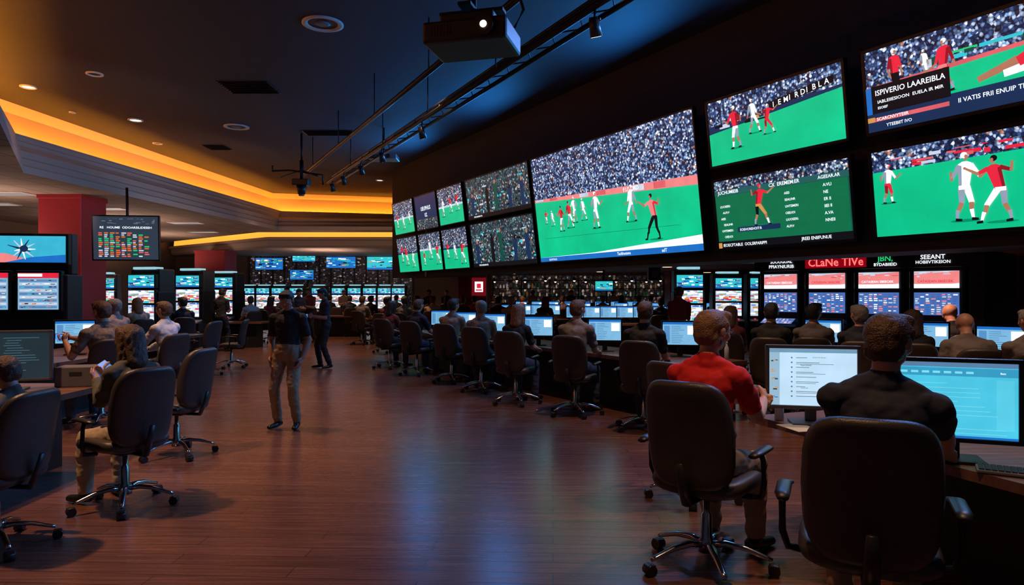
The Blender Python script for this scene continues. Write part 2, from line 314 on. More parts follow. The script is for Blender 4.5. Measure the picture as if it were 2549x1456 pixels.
def content(b,w,h,kind,seed=0):
    y=0.
    x0=-w/2;x1=w/2
    X=lambda t:x0+t*w
    Z=lambda t:t*h
    r=random.Random(seed)
    if kind=='big':
        b.poly([(x0,Z(.6)),(x1,Z(.53)),(x1,h),(x0,h)],y,crowd)
        b.poly([(x0,0),(x1,0),(x1,Z(.47)),(x0,Z(.58))],y,grass)
        b.poly([(x0,Z(.58)),(x1,Z(.47)),(x1,Z(.54)),(x0,Z(.605))],y-.001,epink)
        for i in range(9):
            t=i/9; b.poly([(X(t+.01),Z(.585-.11*t)),(X(t+.07),Z(.58-.11*t)),(X(t+.07),Z(.6-.07*t)),(X(t+.01),Z(.603-.07*t))],y-.002,[boardw,board,epink][i%3])
        text(b,'F.UTORD',X(.62),Z(.52),.1,y-.003,ew)
        b.poly([(x0,0),(x1,0),(x1,Z(.05)),(x0,Z(.04))],y-.002,ebl); b.poly([(x0,Z(.04)),(x1,Z(.05)),(x1,Z(.115)),(X(.4),Z(.05))],y-.002,ew)
        text(b,'Tackhustens',X(.55),Z(.012),.075,y-.003,ew); text(b,'adT',X(.8),Z(.012),.08,y-.003,ew); text(b,'QOUPTADLE',X(.07),Z(.01),.05,y-.003,ew)
        for q in [(.08,.36,.13,er,0,1),(.13,.33,.15,ew,1,1),(.2,.27,.24,er,0,-1),(.26,.29,.25,er,1,1),(.30,.33,.24,ew,0,-1),(.36,.34,.2,ew,1,1),(.44,.255,.32,ew,0,1),(.66,.27,.30,ew,1,-1)]:
            player(b,X(q[0]),Z(q[1]),q[2]*h,q[3],q[3] if q[3] is ew else ew,y-.006-.003*q[0],q[4],mir=q[5])
        player(b,X(.78),Z(.11),.36*h,epink,edk,y-.012,2,edk,-1)
        b.poly([(X(.05),Z(.22)),(X(.9),Z(.2)),(X(.9),Z(.204)),(X(.05),Z(.224))],y-.001,grassd)
    elif kind=='f_upper':
        b.poly([(x0,Z(.62)),(x1,Z(.66)),(x1,h),(x0,h)],y,crowd); b.poly([(x0,0),(x1,0),(x1,Z(.68)),(x0,Z(.5))],y,grass)
        b.poly([(x0,Z(.5)),(x1,Z(.68)),(x1,Z(.72)),(x0,Z(.62))],y-.001,enavy)
        clutter(b,X(.03),X(.5),Z(.54),Z(.62),16,[boardw,board,edk,egold],y-.002,3,.05)
        b.poly([(X(.5),Z(.64)),(X(.95),Z(.77)),(X(.95),Z(.87)),(X(.5),Z(.75))],y-.003,edk)
        for k,chx in enumerate('IEMIRDIBLA'): text(b,chx,X(.53+.04*k),Z(.665+.0118*k),.10,y-.004,ew)
        player(b,X(.23),Z(.2),.66*h,er,ew,y-.008,0,ew,-1);player(b,X(.38),Z(.36),.52*h,ew,ew,y-.012,1,ew);player(b,X(.48),Z(.3),.44*h,er,er,y-.016,2,ew)
    elif kind=='score':
        b.quad(x0,0,x1,h,y,eteal); b.quad(x0,Z(.86),x1,h,y-.001,crowdf)
        b.quad(x0,Z(.78),x1,Z(.86),y-.002,E('bar_teal',(.02,.12,.12),1.)); text(b,'JUCHUMIEIB',X(.03),Z(.80),.07,y-.003,ew); text(b,'CX  EREMEM:ER',X(.45),Z(.80),.07,y-.003,ew);text(b,'AGEEAR.AR',X(.8),Z(.80),.06,y-.003,ew)
        b.quad(X(.005),Z(.1),X(.99),Z(.775),y-.002,E('panel_green',(.004,.14,.06),1.2))
        player(b,X(.36),Z(.28),.60*h,er,egold,y-.01,2,er)
        b.quad(X(.18),Z(.22),X(.52),Z(.29),y-.016,enavy); text(b,'EOEHOREHOIT:R',X(.2),Z(.235),.05,y-.018,ew)
        words=['LIUOEERI:','ALFI:V','AEEI','SEALINR','UHTEMERI','OEE:IOI']
        for k in range(6):
            zz=.7-.09*k; text(b,words[k],X(.04+.02*(k%2)),Z(zz-.1),.045,y-.004,ew); 
            text(b,words[(k+2)%6],X(.56),Z(zz-.03),.045,y-.004,ew); text(b,['A:VLI','NE','ER II','IIEI II','A.VA','NNEII'][k],X(.83),Z(zz),.055,y-.004,ew)
        b.quad(x0,0,x1,Z(.1),y-.003,edk); b.quad(x0,Z(.0),X(.03),Z(.08),y-.004,egold); text(b,'IEOECFTABLE  OOLSRPARIPPI',X(.04),Z(.02),.06,y-.005,ew);text(b,'JREEI ENIIFUNUE',X(.66),Z(.03),.06,y-.005,ew)
    elif kind=='g_upper':
        b.quad(x0,Z(.5),x1,h,y,crowd); b.poly([(x0,Z(.15)),(x1,Z(.15)),(x1,Z(.60)),(x0,Z(.52))],y-.001,grass)
        clutter(b,X(.3),X(.9),Z(.58),Z(.72),14,[ecy,eteal,egr,boardw],y-.001,5,.09); b.poly([(x0,Z(.5)),(x1,Z(.6)),(x1,Z(.64)),(x0,Z(.56))],y-.0035,board)
        player(b,X(.16),Z(.34),.62*h,er,edk,y-.008,3,ew); player(b,X(.40),Z(.28),.62*h,er,epink,y-.012,1,ew,-1); player(b,X(.31),Z(.5),.34*h,ew,ew,y-.005,3,ew)
        seg2(b,(X(.55),Z(.33)),(X(.72),Z(.44)),.06,.09,y-.008,esk); seg2(b,(X(.72),Z(.42)),(X(.95),Z(.62)),.10,.2,y-.009,er); seg2(b,(X(.66),Z(.33)),(X(.95),Z(.42)),.07,.12,y-.0085,ew)
        b.quad(x0,0,x1,Z(.25),y-.016,enavy); b.quad(x0,Z(.12),X(.42),Z(.17),y-.017,board); b.quad(x0,Z(.12),X(.04),Z(.18),y-.018,egold)
        text(b,'SCARCNVYTEIIR',X(.05),Z(.13),.05,y-.018,ew); text(b,'YTEEBIIT IVO',X(.1),Z(.04),.05,y-.018,ew); text(b,'II VATIS FRII ENUIP THIA',X(.46),Z(.13),.065,y-.018,ew)
        b.quad(X(.03),Z(.22),X(.43),Z(.56),y-.019,edk); b.quad(x0,Z(.22),X(.03),Z(.55),y-.019,ebl)
        text(b,'ISPIVERIO LAAREIBLA',X(.05),Z(.44),.085,y-.021,ew,maxw=w*.36); text(b,'IABLEIIESIOON  EUELA IR MIR',X(.06),Z(.34),.05,y-.021,ew,maxw=w*.34); text(b,'ESOIEF',X(.06),Z(.27),.04,y-.021,ew)
    elif kind=='g_lower':
        b.quad(x0,Z(.74),x1,h,y,crowd); b.poly([(x0,0),(x1,0),(x1,Z(.78)),(x0,Z(.76))],y-.001,grass)
        clutter(b,x0,X(.98),Z(.78),Z(.9),26,[board,boardw,enavy,er],y-.002,8,.05)
        player(b,X(.08),Z(.38),.46*h,ew,er,y-.008,0,ew); player(b,X(.46),Z(.1),.74*h,ew,ew,y-.012,0,ew); player(b,X(.62),Z(.06),.70*h,er,ew,y-.016,2,edk,-1)
    elif kind=='field':
        k=r.uniform(.45,.6); b.quad(x0,Z(k),x1,h,y,crowdf); b.quad(x0,0,x1,Z(k),y,grass); b.quad(x0,Z(k-.02),x1,Z(k+.03),y-.001,r.choice([boardw,enavy]))
        for i in range(3): player(b,X(.2+.3*i+r.uniform(-.05,.05)),Z(r.uniform(.08,.3)),h*r.uniform(.4,.6),r.choice([ew,ew,er]),ew,y-.006-.004*i,i,ew)
    elif kind=='title':
        b.quad(x0,0,x1,h,y,enavy); b.quad(x0,0,x1,Z(.3),y-.001,darkcrowd); text(b,'UEUPHUS',0,Z(.55),h*.17,y-.003,ew,True); text(b,'EZ.',0,Z(.36),h*.15,y-.003,ew,True)
    elif kind=='fans':
        b.quad(x0,0,x1,h,y,darkcrowd); clutter(b,x0,x1,Z(.1),Z(.8),50,[ecy,enavy,edk,eteal,boardw],y-.001,seed,.05)
        for i in range(5):
            xx=X([.1,.36,.5,.72,.9][i]); zt=.5+.1*((i*7)%3); disc(b,(xx,Z(zt+.08)),h*.04,h*.05,y-.009,edk if i%2 else esk); seg2(b,(xx,Z(.08)),(xx,Z(zt)),h*.14,h*.17,y-.008,[enavy,edk,eteal,enavy][i%4]); disc(b,(xx,Z(zt)),h*.085,h*.05,y-.0085,[enavy,edk,eteal,enavy][i%4])
        b.quad(x0,0,x1,Z(.08),y-.012,edk); text(b,'TREVIANIBISMBOTES',X(.1),Z(.015),h*.05,y-.014,ew)
    elif kind=='tv_teal':
        b.quad(x0,0,x1,h,y,ebl if seed%2 else ecy); clutter(b,x0,x1,0,Z(.9),40,[ecy,ew,edk,ebl,egr,egold],y-.001,seed,h*.12); b.quad(x0,0,x1,Z(.15),y-.004,ebl)
    elif kind=='splash':
        b.quad(x0,0,x1,h,y,E('splash_cyan',(.04,.42,.6),1.2)); b.poly([(x0,0),(X(.7),0),(X(.3),Z(.35)),(x0,Z(.3))],y-.001,epink); b.poly([(X(.3),0),(x1,0),(x1,Z(.3)),(X(.6),Z(.2))],y-.0015,ebl)
        for i in range(12):
            a=i*.55; seg2(b,(X(.5),Z(.5)),(X(.5)+h*.45*math.cos(a)*r.uniform(.6,1.3),Z(.5)+h*.4*math.sin(a)),h*.09,h*.02,y-.003-.0002*i,[ew,boardw,enavy][i%3])
        disc(b,(X(.52),Z(.52)),h*.15,h*.13,y-.007,enavy)
    elif kind=='odds':
        b.quad(x0,0,x1,h,y,E('odds_slate',(.03,.045,.07),1.)); text(b,'RE   HOUME  ODOARSILIDESEH',X(.1),Z(.72),h*.07,y-.002,ew,maxw=w*.8)
        clutter(b,X(.05),X(.95),Z(.82),Z(.95),20,[E('slate_mid',(.12,.15,.2),1.)],y-.001,seed,h*.03)
        for i in range(13):
            for j in range(9): b.quad(X(.08+.088*j),Z(.06+.045*i),X(.08+.088*j+r.uniform(.04,.075)),Z(.06+.045*i+.028),y-.002,r.choice([ered2,ered2,egr,board,boardw,eteal]))
    elif kind=='odds2':
        b.quad(x0,0,x1,h,y,E('pale_blue_page',(.22,.42,.62),1.1)); b.quad(x0,Z(.86),x1,h,y-.001,er); b.quad(x0,Z(.9),X(.6),Z(.98),y-.002,ew)
        for i in range(9):
            zz=.04+.09*i; b.quad(X(.04),Z(zz),X(.96),Z(zz+.06),y-.002,[E('row_blue',(.1,.22,.45),1.1),boardw][i%2]); clutter(b,X(.06),X(.94),Z(zz+.01),Z(zz+.05),9,[ew,edk,ecy,ered2],y-.003,seed*9+i,h*.03)
    elif kind=='kiosk_top':
        b.quad(x0,0,x1,h,y,boardw); b.poly([(x0,0),(x1,Z(.3)),(x1,h),(x0,Z(.8))],y-.001,epink); b.quad(x0,0,x1,Z(.25),y-.002,ew); clutter(b,x0,x1,Z(.6),Z(.95),12,[board,boardw,epink],y-.003,seed,h*.1); text(b,'CATASEAN SBEEOEK',X(.08),Z(.34),h*.2,y-.008,er if seed%2 else ew,maxw=w*.8)
    elif kind=='kiosk_low':
        b.quad(x0,0,x1,h,y,E('kiosk_blue',(.07,.14,.40),1.2))
        for i in range(10):
            zz=.04+.093*i
            for j in range(8): b.quad(X(.03+.12*j),Z(zz),X(.03+.12*j+r.uniform(.05,.1)),Z(zz+.05),y-.002,r.choice([boardw,ew,E('row_blue2',(.05,.12,.4),1.2),epink,ebl]))
    elif kind=='slot':
        b.quad(x0,0,x1,h,y,boardw); clutter(b,x0,x1,0,h,60,[ecy,ew,boardw,ew,er,ebl,egold],y-.001,seed,w*.08)
    elif kind=='browser':
        b.quad(x0,0,x1,h,y,E('page_white',(.55,.78,.98),1.05)); b.quad(x0,Z(.93),x1,h,y-.001,E('page_bar',(.2,.38,.55),.9)); b.quad(x0,0,X(.12),Z(.93),y-.001,E('page_side',(.33,.52,.68),1.))
        gl=E('page_text_grey',(.2,.27,.38),.7)
        for i in range(5): clutter(b,X(.02),X(.1),Z(.1+.16*i),Z(.16+.16*i),3,[egold,eteal,edk,ebl],y-.002,i+seed,h*.03)
        for i in range(9):
            zz=.82-.085*i; disc(b,(X(.26),Z(zz+.02)),h*.015,h*.015,y-.002,gl); b.quad(X(.31),Z(zz+.015),X(.31+r.uniform(.1,.3)),Z(zz+.025),y-.002,gl); 
            if i%2: b.quad(X(.31),Z(zz-.01),X(.31+r.uniform(.2,.5)),Z(zz-.002),y-.002,gl)
        text(b,'Guest rhe dennas',X(.5),Z(.84),h*.03,y-.002,gl); text(b,'Sopet betnit/',X(.36),Z(.7),h*.035,y-.002,edk); text(b,'Teteiroslis',X(.36),Z(.3),h*.03,y-.002,gl)
    elif kind=='cyan':
        b.quad(x0,0,x1,h,y,E('page_cyan',(.07,.55,.76),1.1)); b.quad(x0,Z(.94),x1,h,y-.001,E('page_bar2',(.12,.25,.45),.9)); b.quad(x0,Z(.82),x1,Z(.93),y-.001,E('page_cyan2',(.04,.35,.58),1.))
        pl=E('page_cyan_light',(.2,.70,.86),1.1)
        for i in range(12): b.quad(X(.04),Z(.06+.06*i),X(.04+r.uniform(.3,.9)),Z(.066+.06*i),y-.002,pl)
        for i in range(7): b.quad(X(.05+.09*i),Z(.855),X(.05+.09*i+.06),Z(.885),y-.002,pl)
        b.quad(X(.83),Z(.12),X(.97),Z(.78),y-.0015,E('page_cyan3',(.10,.6,.8),1.1))
        b.quad(x0,0,x1,Z(.03),y-.003,ebl); text(b,'Bets',X(.86),Z(.86),h*.035,y-.003,ew)
    elif kind=='page':
        b.quad(x0,0,x1,h,y,E('page_blue',(.22,.52,.80),1.)); b.quad(x0,Z(.9),x1,h,y-.001,ebl); gl=E('page_rows',(.08,.24,.5),.9)
        b.quad(X(.04),Z(.08),X(.2),Z(.84),y-.001,E('page_panel',(.10,.3,.6),1.)); b.quad(X(.7),Z(.45),X(.96),Z(.84),y-.001,ew)
        for i in range(10): b.quad(X(.25),Z(.08+.08*i),X(.25+r.uniform(.2,.4)),Z(.1+.08*i),y-.002,gl)
    elif kind=='code':
        b.quad(x0,0,x1,h,y,E('page_dark',(.012,.03,.04),1.)); gl=E('code_text',(.06,.13,.17),1.)
        for i in range(16): b.quad(X(.45+.02*(i%3)),Z(.06+.055*i),X(.5+r.uniform(.1,.4)),Z(.075+.055*i),y-.002,gl)
def tv(name,w,h,kind,seed,t=.07,fr=.03,bracket=None):
    b=B(); b.box((0,t/2,h/2),(w,t,h),bezel,.01); r=b.obj(name)
    for c,d in (((0,-.004,fr/2),(w,.02,fr)),((0,-.004,h-fr/2),(w,.02,fr)),((-w/2+fr/2,-.004,h/2),(fr,.02,h)),((w/2-fr/2,-.004,h/2),(fr,.02,h))): b=B(); b.box(c,d,bezel,.004); b.obj('bezel_strip',r)
    b=B(); content(b,w-2*fr,h-2*fr,kind,seed); d=b.obj('display',r,(0,-.003,fr))
    d['label']='lit display picture'
    if bracket:
        b=B(); b.box((0,t+bracket/2,h*.5),(.3,bracket,.2),darkm); b.obj('wall_bracket',r)
    return r
TILT=math.radians(7.06); LH=2.223
ang=math.atan2(-math.cos(th),math.sin(th))
def wallscreen(y0,y1,f0,f1,kind,seed,label,fr=.03):
    w=(y0-y1)/math.cos(th)-.02; h=(f1-f0)*LH; ym=(y0+y1)/2
    r=tv('wall_screen',w,h,kind,seed,fr=fr)
    base=V((*wp(9.0,ym),2.22)); upv=nrm*math.sin(TILT)+V((0,0,math.cos(TILT)))
    r.matrix_world=Matrix.Translation(base+upv*f0*LH)@Matrix.Rotation(ang,4,'Z')@Matrix.Rotation(TILT,4,'X')
    dep=(.13+(f0*LH+h*.5)*math.sin(TILT))/math.cos(TILT)
    bb=B(); bb.box((0,.06+(dep-.06)/2+.005,h*.5),(w*.5,max(.02,dep-.06),.1),darkm); bb.obj('wall_bracket',r)
    top(r,label,'television','sports screens on the dark bulkhead'); return r
wallscreen(22.0,20.5,.54,1,'field',1,'small tilted television showing a green playing field and crowd')
wallscreen(20.4,19.0,.54,1,'title',2,'small tilted television showing white lettering on dark navy')
wallscreen(18.94,17.55,.54,1,'field',3,'small tilted television showing players before a crowd')
wallscreen(17.39,14.71,.54,1,'fans',4,'tilted television showing fans in a teal-lit stand')
wallscreen(22.0,20.5,0,.5,'field',5,'small tilted television showing players on bright grass')
wallscreen(20.4,19.0,0,.5,'field',6,'small tilted television showing two players on grass')
wallscreen(18.94,17.55,0,.5,'field',11,'small tilted television showing a field under grey stands')
wallscreen(17.39,14.71,0,.5,'fans',8,'tilted television showing a dark crowd of spectators')
wallscreen(14.64,10.49,0,1,'big',9,'giant tilted video wall showing a football match and packed stands',.03)
wallscreen(10.3,8.33,.55,1,'f_upper',10,'tilted television showing three players near the sideline',.04)
wallscreen(10.3,8.33,0,.48,'score',10,'tilted television showing player statistics on dark green',.04)
wallscreen(8.16,6.2,.55,1,'g_upper',12,'tilted television showing two coaches and a caption box',.04)
wallscreen(8.16,6.2,0,.48,'g_lower',13,'tilted television showing a tackle on green turf',.04)
# ---------------------------------------------------------------- chairs
def chair():
    r=empty('office_chair')
    b=B(); b.tube([(0,0,.09),(0,0,.15),(0,0,.17),(0,0,.29),(0,0,.30),(0,0,.42)],[.045,.042,.03,.028,.018,.018],chrome,14,up=V((0,1,0))); b.obj('gas_column',r)
    b=B(); b.box((0,0,.415),(.22,.26,.04),black,.01); b.obj('seat_plate',r)
    b=B(); b.tube([(.1,.02,.41),(.22,.04,.40),(.27,.04,.41)],.008,black,6); b.obj('height_lever',r)
    bl=B(); bl.tube([(.02,0,.13),(.1,0,.14),(.2,0,.125),(.3,0,.09),(.33,0,.08)],[.026,.024,.02,.016,.014],chrome,8,flat=.75); lm=bl.mesh('base_leg')
    bc=B(); bc.cone((.338,-.028,.03),(.338,.028,.03),.03,.03,black,14); bc.box((.338,0,.052),(.05,.05,.014),black,.005); cm=bc.mesh('caster')
    for k in range(5):
        for nm,me in(('base_leg',lm),('caster',cm)):
            o=bpy.data.objects.new(nm,me); COL.objects.link(o); o.parent=r; o.rotation_euler=(0,0,math.radians(72*k+20))
    b=B()
    def fs(p): return V((p.x,p.y+.02,.465+p.z-(.02*(p.y-.12)/.12 if p.y>.12 else 0)+.02*(p.x/.25)**2))
    b.pad(.5,.49,.085,.03,leather,fs); b.obj('seat',r)
    b=B()
    def fb(p):
        q=max(0.,min(1.1,(p.y+.28)/.56))
        return V((p.x*(1-.10*abs(p.y/.28)**2),-.235-.10*q**1.3+.05*(p.x/.23)**2+.018*math.sin(q*math.pi)-p.z,.47+(p.y+.28)))
    b.pad(.47,.56,.075,.03,leather,fb,36); b.obj('backrest',r)
    b=B(); b.tube([(0,-.1,.40),(0,-.25,.40),(0,-.30,.5),(0,-.335,.62)],[.03,.03,.028,.02],black,8,flat=.5); b.obj('back_support',r)
    for s in(-1,1):
        b=B(); b.tube([(s*.2,0,.42),(s*.29,0,.43),(s*.31,-.02,.5),(s*.31,-.03,.62),(s*.30,-.03,.655)],[.015,.016,.015,.014,.014],darkm,8); q=b.obj('armrest',r)
        b=B(); b.tube([(s*.30,-.16,.665),(s*.305,-.1,.67),(s*.305,.05,.675),(s*.29,.13,.66)],[.022,.03,.03,.02],black,10,flat=.5); b.obj('arm_pad',q)
    top(r,'dark brown leather swivel chair with chrome five-star base','chair','office chairs')
    return r
CH=chair(); CH.location=(1.13,3.97,0); CH.rotation_euler=(0,0,rz(.62,.78)); CH.scale=(1.09,)*3; CH['label']='dark leather swivel chair seating the person in red'
def mkchair(x,y,fx,fy,sc=1.06,label=None,group=None): return dup(CH,(x,y,0),rz(fx,fy),sc,label or 'dark brown leather swivel chair with chrome five-star base',group or 'office chairs')
mkchair(1.52,2.92,.42,.9,1.09,'dark leather swivel chair seating the person in navy')
mkchair(1.42,5.35,.8,.6,1.05,'empty dark leather swivel chair turned towards the counter')
row=[(1.55,8.0),(.83,8.95),(.06,9.85),(-.5,11.1),(-1.08,12.2),(-1.85,13.3),(-2.6,14.5)]
for q in row: mkchair(q[0],q[1],.42,.9,1.03,'dark leather swivel chair pulled to the long counter')
mkchair(-2.9,5.12,-.85,.5,1.03,'dark leather swivel chair seating the long-haired person')
mkchair(-3.3,6.72,-.97,.2,1.03,'empty dark leather swivel chair beside the desk corner')
mkchair(-3.24,4.28,-1,.12,.97,'dark leather swivel chair close to the wooden desk')
mkchair(-4.93,8.2,-.8,.6,1.03,'dark leather swivel chair seating the person in patterned shirt')
mkchair(-4.95,9.7,-.9,.4,1.0,'dark leather swivel chair seating the person in white')
mkchair(-5.95,13.1,-1,.2,1.03,'empty dark swivel chair seen side on')
mkchair(-6.0,14.6,-1,-.2,1.,'empty dark swivel chair near the tables')
for (u,v,fx,fy) in [(575,850,.3,1),(612,842,-.3,1),(650,838,.5,1),(690,836,0,1),(845,832,.2,1),(893,836,-.2,1),(925,842,.4,1),(770,830,-.5,1),(470,856,-1,.3),(530,848,.6,.8)]:
    Y=2720/(v-728); mkchair((u-1274)/1700*Y,Y,fx,fy,1.02,'dark swivel chair among the distant tables','distant chairs')
# ---------------------------------------------------------------- people
SKIN={'l':M('skin_light',(.55,.29,.2),.5,var=.08),'m':M('skin_tan',(.40,.2,.13),.5,var=.08),'d':M('skin_brown',(.2,.10,.065),.5,var=.08)}
HAIR={'brown':M('hair_brown',(.085,.040,.02),.5,var=.4,vs=60,bump=.5,bs=150),'black':M('hair_black',(.012,.01,.009),.45,var=.3,bump=.5,bs=150),'blond':M('hair_dark_blond',(.22,.11,.05),.5,var=.35,vs=60,bump=.5,bs=150),'grey':M('hair_grey',(.22,.2,.18),.55,var=.3,vs=60,bump=.5,bs=150)}
def cloth(n,c): return M('cloth_'+n,c,.85,var=.12,vs=5,bump=.25,bs=18)
C_red=cloth('red',(.62,.012,.014)); C_navy=cloth('navy',(.018,.022,.042)); C_black=cloth('black',(.015,.015,.018)); C_khaki=cloth('khaki',(.36,.24,.14)); C_grey=cloth('grey',(.17,.15,.15)); C_white=cloth('white',(.6,.57,.57)); C_olive=cloth('olive',(.085,.078,.058)); C_jean=cloth('denim',(.03,.04,.07)); C_tan=cloth('tan',(.36,.25,.2)); C_maroon=cloth('maroon',(.20,.04,.045)); C_cream=cloth('cream_trousers',(.42,.32,.22))
C_pat=M('cloth_patterned',(.2,.13,.08),.85,var=.9,vs=38,bump=.2,bs=20)
SHOE=M('shoe_black',(.01,.009,.009),.35)
EYE=M('eye_white',(.6,.58,.55),.2); IRIS=M('eye_iris',(.02,.012,.008),.15); LIP=M('lips',(.36,.12,.10),.45)
def capmesh(p0,p1,r0,r1,side=None,flat=1.,n=16):
    p0=V(p0);p1=V(p1);d=p1-p0
    d=d.normalized() if d.length>1e-6 else V((0,0,1))
    if side is None: s=d.orthogonal().normalized()
    else:
        s=V(side); s=(s-d*s.dot(d)); s=s.normalized() if s.length>1e-4 else d.orthogonal().normalized()
    nn=d.cross(s); vs=[];fs=[]; rings=[]
    for a in (-80,-50,-20): a=math.radians(a); rings.append((p0+d*r0*math.sin(a)*min(1,max(flat,.6)),r0*math.cos(a)))
    rings.append((p0,r0)); rings.append(((p0+p1)/2,(r0+r1)/2)); rings.append((p1,r1))
    for a in (20,50,80): a=math.radians(a); rings.append((p1+d*r1*math.sin(a)*min(1,max(flat,.6)),r1*math.cos(a)))
    for c,r in rings:
        for i in range(n):
            t=2*math.pi*i/n; vs.append(c+s*r*math.cos(t)+nn*r*flat*math.sin(t))
    k=len(rings)
    for j in range(k-1):
        for i in range(n): fs.append([j*n+i,j*n+(i+1)%n,(j+1)*n+(i+1)%n,(j+1)*n+i])
    fs.append(list(range(n))[::-1]); fs.append([(k-1)*n+i for i in range(n)])
    return vs,fs,s,nn
def ik(a,c,l1,l2,pole):
    d=c-a; L=min(d.length,(l1+l2)*.999); dn=d.normalized(); c=a+dn*L
    x=(l1*l1-l2*l2+L*L)/(2*L); h=math.sqrt(max(0,l1*l1-x*x)); pl=V(pole); pl=(pl-dn*pl.dot(dn)).normalized()
    return a+dn*x+pl*h,c
def remesh(vs,fs,vox,sm,name):
    me=bpy.data.meshes.new(name); me.from_pydata([tuple(v) for v in vs],[],fs); o=bpy.data.objects.new('tmp',me); COL.objects.link(o)
    m=o.modifiers.new('r','REMESH'); m.mode='VOXEL'; m.voxel_size=vox
    if sm: s=o.modifiers.new('s','SMOOTH'); s.factor=.5; s.iterations=sm
    bpy.context.view_layer.update()
    out=bpy.data.meshes.new_from_object(o.evaluated_get(bpy.context.evaluated_depsgraph_get())); out.name=name
    bpy.data.objects.remove(o); bpy.data.meshes.remove(me); return out
def person(loc,rot,sc,mode='sit',lean=.12,side=0.,hy=0.,hp=0.,hands=None,feet=None,sleeve='short',shirt=C_navy,pants=C_jean,skin='l',hair='brown',style='short',vox=.011,wide=1.,curl=.6,palm=None,label='',twist=0.,worldhands=None,beard=False,glasses=False,slump=0.,pole=None):
    """local frame: faces +Y, origin on the floor"""
    parts=[]
    def cap(p0,p1,r0,r1,tag,side=None,flat=1.): parts.append((V(p0),V(p1),r0,r1,tag,side,flat))
    XF=Matrix.Translation(V(loc))@Matrix.Rotation(rot,4,'Z')@Matrix.Diagonal((sc,sc,sc,1)); inv=XF.inverted()
    pel=V((0,-.07,.60)) if mode=='sit' else V((0,0,.93))
    U=V((math.sin(side),math.sin(lean)*math.cos(side),math.cos(lean)*math.cos(side))).normalized(); X0=V((1,0,0)); X=(V((math.cos(twist),math.sin(twist),0))); X=(X-U*X.dot(U)).normalized(); Fw=U.cross(X)
    wa=wide
    U2=(U+Fw*slump).normalized()
    c0=pel+U*.2; c1=c0+U2*.18; sh=c0+U2*.27; nb=c0+U2*.33
    cap(pel-X0*.06*wa,pel+X0*.06*wa,.115,.115,'pants',V((0,0,1)),.96)
    cap(pel+U*.02,pel+U*.07,.145*wa,.140*wa,'pants',X,.76)
    cap(pel+U*.09,c0,.136*wa,.132*wa,'shirt',X,.74)
    cap(c0,c1,.136*wa,.155*wa,'shirt',X,.68)
    cap(c1-X*.07+U2*.01,c1+X*.07+U2*.01,.092,.092,'shirt',U2,1.)
    SL=sh-X*.168*wa-U2*.035; SR=sh+X*.168*wa-U2*.035
    cap(sh-X*.12*wa-U2*.03,sh+X*.12*wa-U2*.03,.062,.062,'shirt',U2,.95)
    cap(SL+X*.03+U2*.01,nb,.048,.045,'shirt'); cap(SR-X*.03+U2*.01,nb,.048,.045,'shirt')
    HR=Matrix.Rotation(hy,3,'Z')@Matrix.Rotation(hp,3,'X')
    hu=HR@V((0,0,1)); hf=HR@V((0,1,0)); hx=HR@V((1,0,0))
    hc=nb+U2*.045+hu*.10+hf*.022
    cap(nb-U2*.03,nb+U2*.02,.060,.054,'shirt')
    cap(nb,hc-hu*.05-hf*.02,.054,.050,'skin')
    def hp_(x,y,z): return hc+hx*x+hf*y+hu*z
    cap(hp_(0,-.025,.022),hp_(0,.022,.026),.079,.073,'skin',hx,1.08)
    cap(hp_(0,.02,.0),hp_(0,.03,-.05),.066,.052,'skin',hx,.95)
    cap(hp_(0,.045,-.078),hp_(0,.055,-.08),.028,.024,'skin',hx,.8)
    cap(hp_(-.03,-.0,-.055),hp_(.03,.0,-.055),.034,.034,'skin')
    cap(hp_(0,.088,.008),hp_(0,.106,-.026),.009,.014,'skin'); 
    cap(hp_(-.035,.076,.026),hp_(.035,.076,.026),.015,.015,'skin')
    cap(hp_(-.04,.055,-.02),hp_(.04,.055,-.02),.026,.026,'skin')
    for s in(-1,1): cap(hp_(s*.078,-.008,.012),hp_(s*.078,-.004,-.022),.019,.013,'skin',hf,.5)
    hands_out=[]
    for s,S0 in((-1,SL),(1,SR)):
        if worldhands: tgt=inv@V(worldhands[0 if s<0 else 1])
        elif hands: tgt=V(hands[0 if s<0 else 1])
        else: tgt=V((s*.15,.40,.735))
        pl=V((s*(pole if pole is not None else .3),-.5,-.9))
        el,wr=ik(S0,tgt,.285,.25,pl)
        cap(S0,S0+(el-S0)*.35,.058*wa**.5,.052,'shirt')
        if sleeve=='short':
            cap(S0+(el-S0)*.3,S0+(el-S0)*.70,.054,.051,'shirt'); cap(S0+(el-S0)*.6,el,.043,.040,'skin'); cap(el,el+(wr-el)*.4,.041,.040,'skin'); cap(el+(wr-el)*.4,wr,.040,.026,'skin')
        else:
            cap(S0+(el-S0)*.3,el,.054,.046,'shirt'); cap(el,el+(wr-el)*.4,.046,.044,'shirt'); cap(el+(wr-el)*.4,el+(wr-el)*.92,.044,.034,'shirt'); cap(el+(wr-el)*.85,wr,.028,.026,'skin')
        fd=(wr-el).normalized()
        if palm=='down' or palm is None: pn=V((0,0,-1)); 
        elif palm=='in': pn=V((-s,0,-.1))
        elif palm=='up': pn=V((-s*.5,-.3,.8))
        if palm is None and mode=='sit': fd=(fd+V((0,.4,-.0))).normalized()
        pn=(pn-fd*pn.dot(fd)).normalized(); sd=fd.cross(pn)*( 1 if s>0 else -1)
        W=wr
        cap(W+fd*.015,W+fd*.07,.034,.041,'skin',sd,.42)
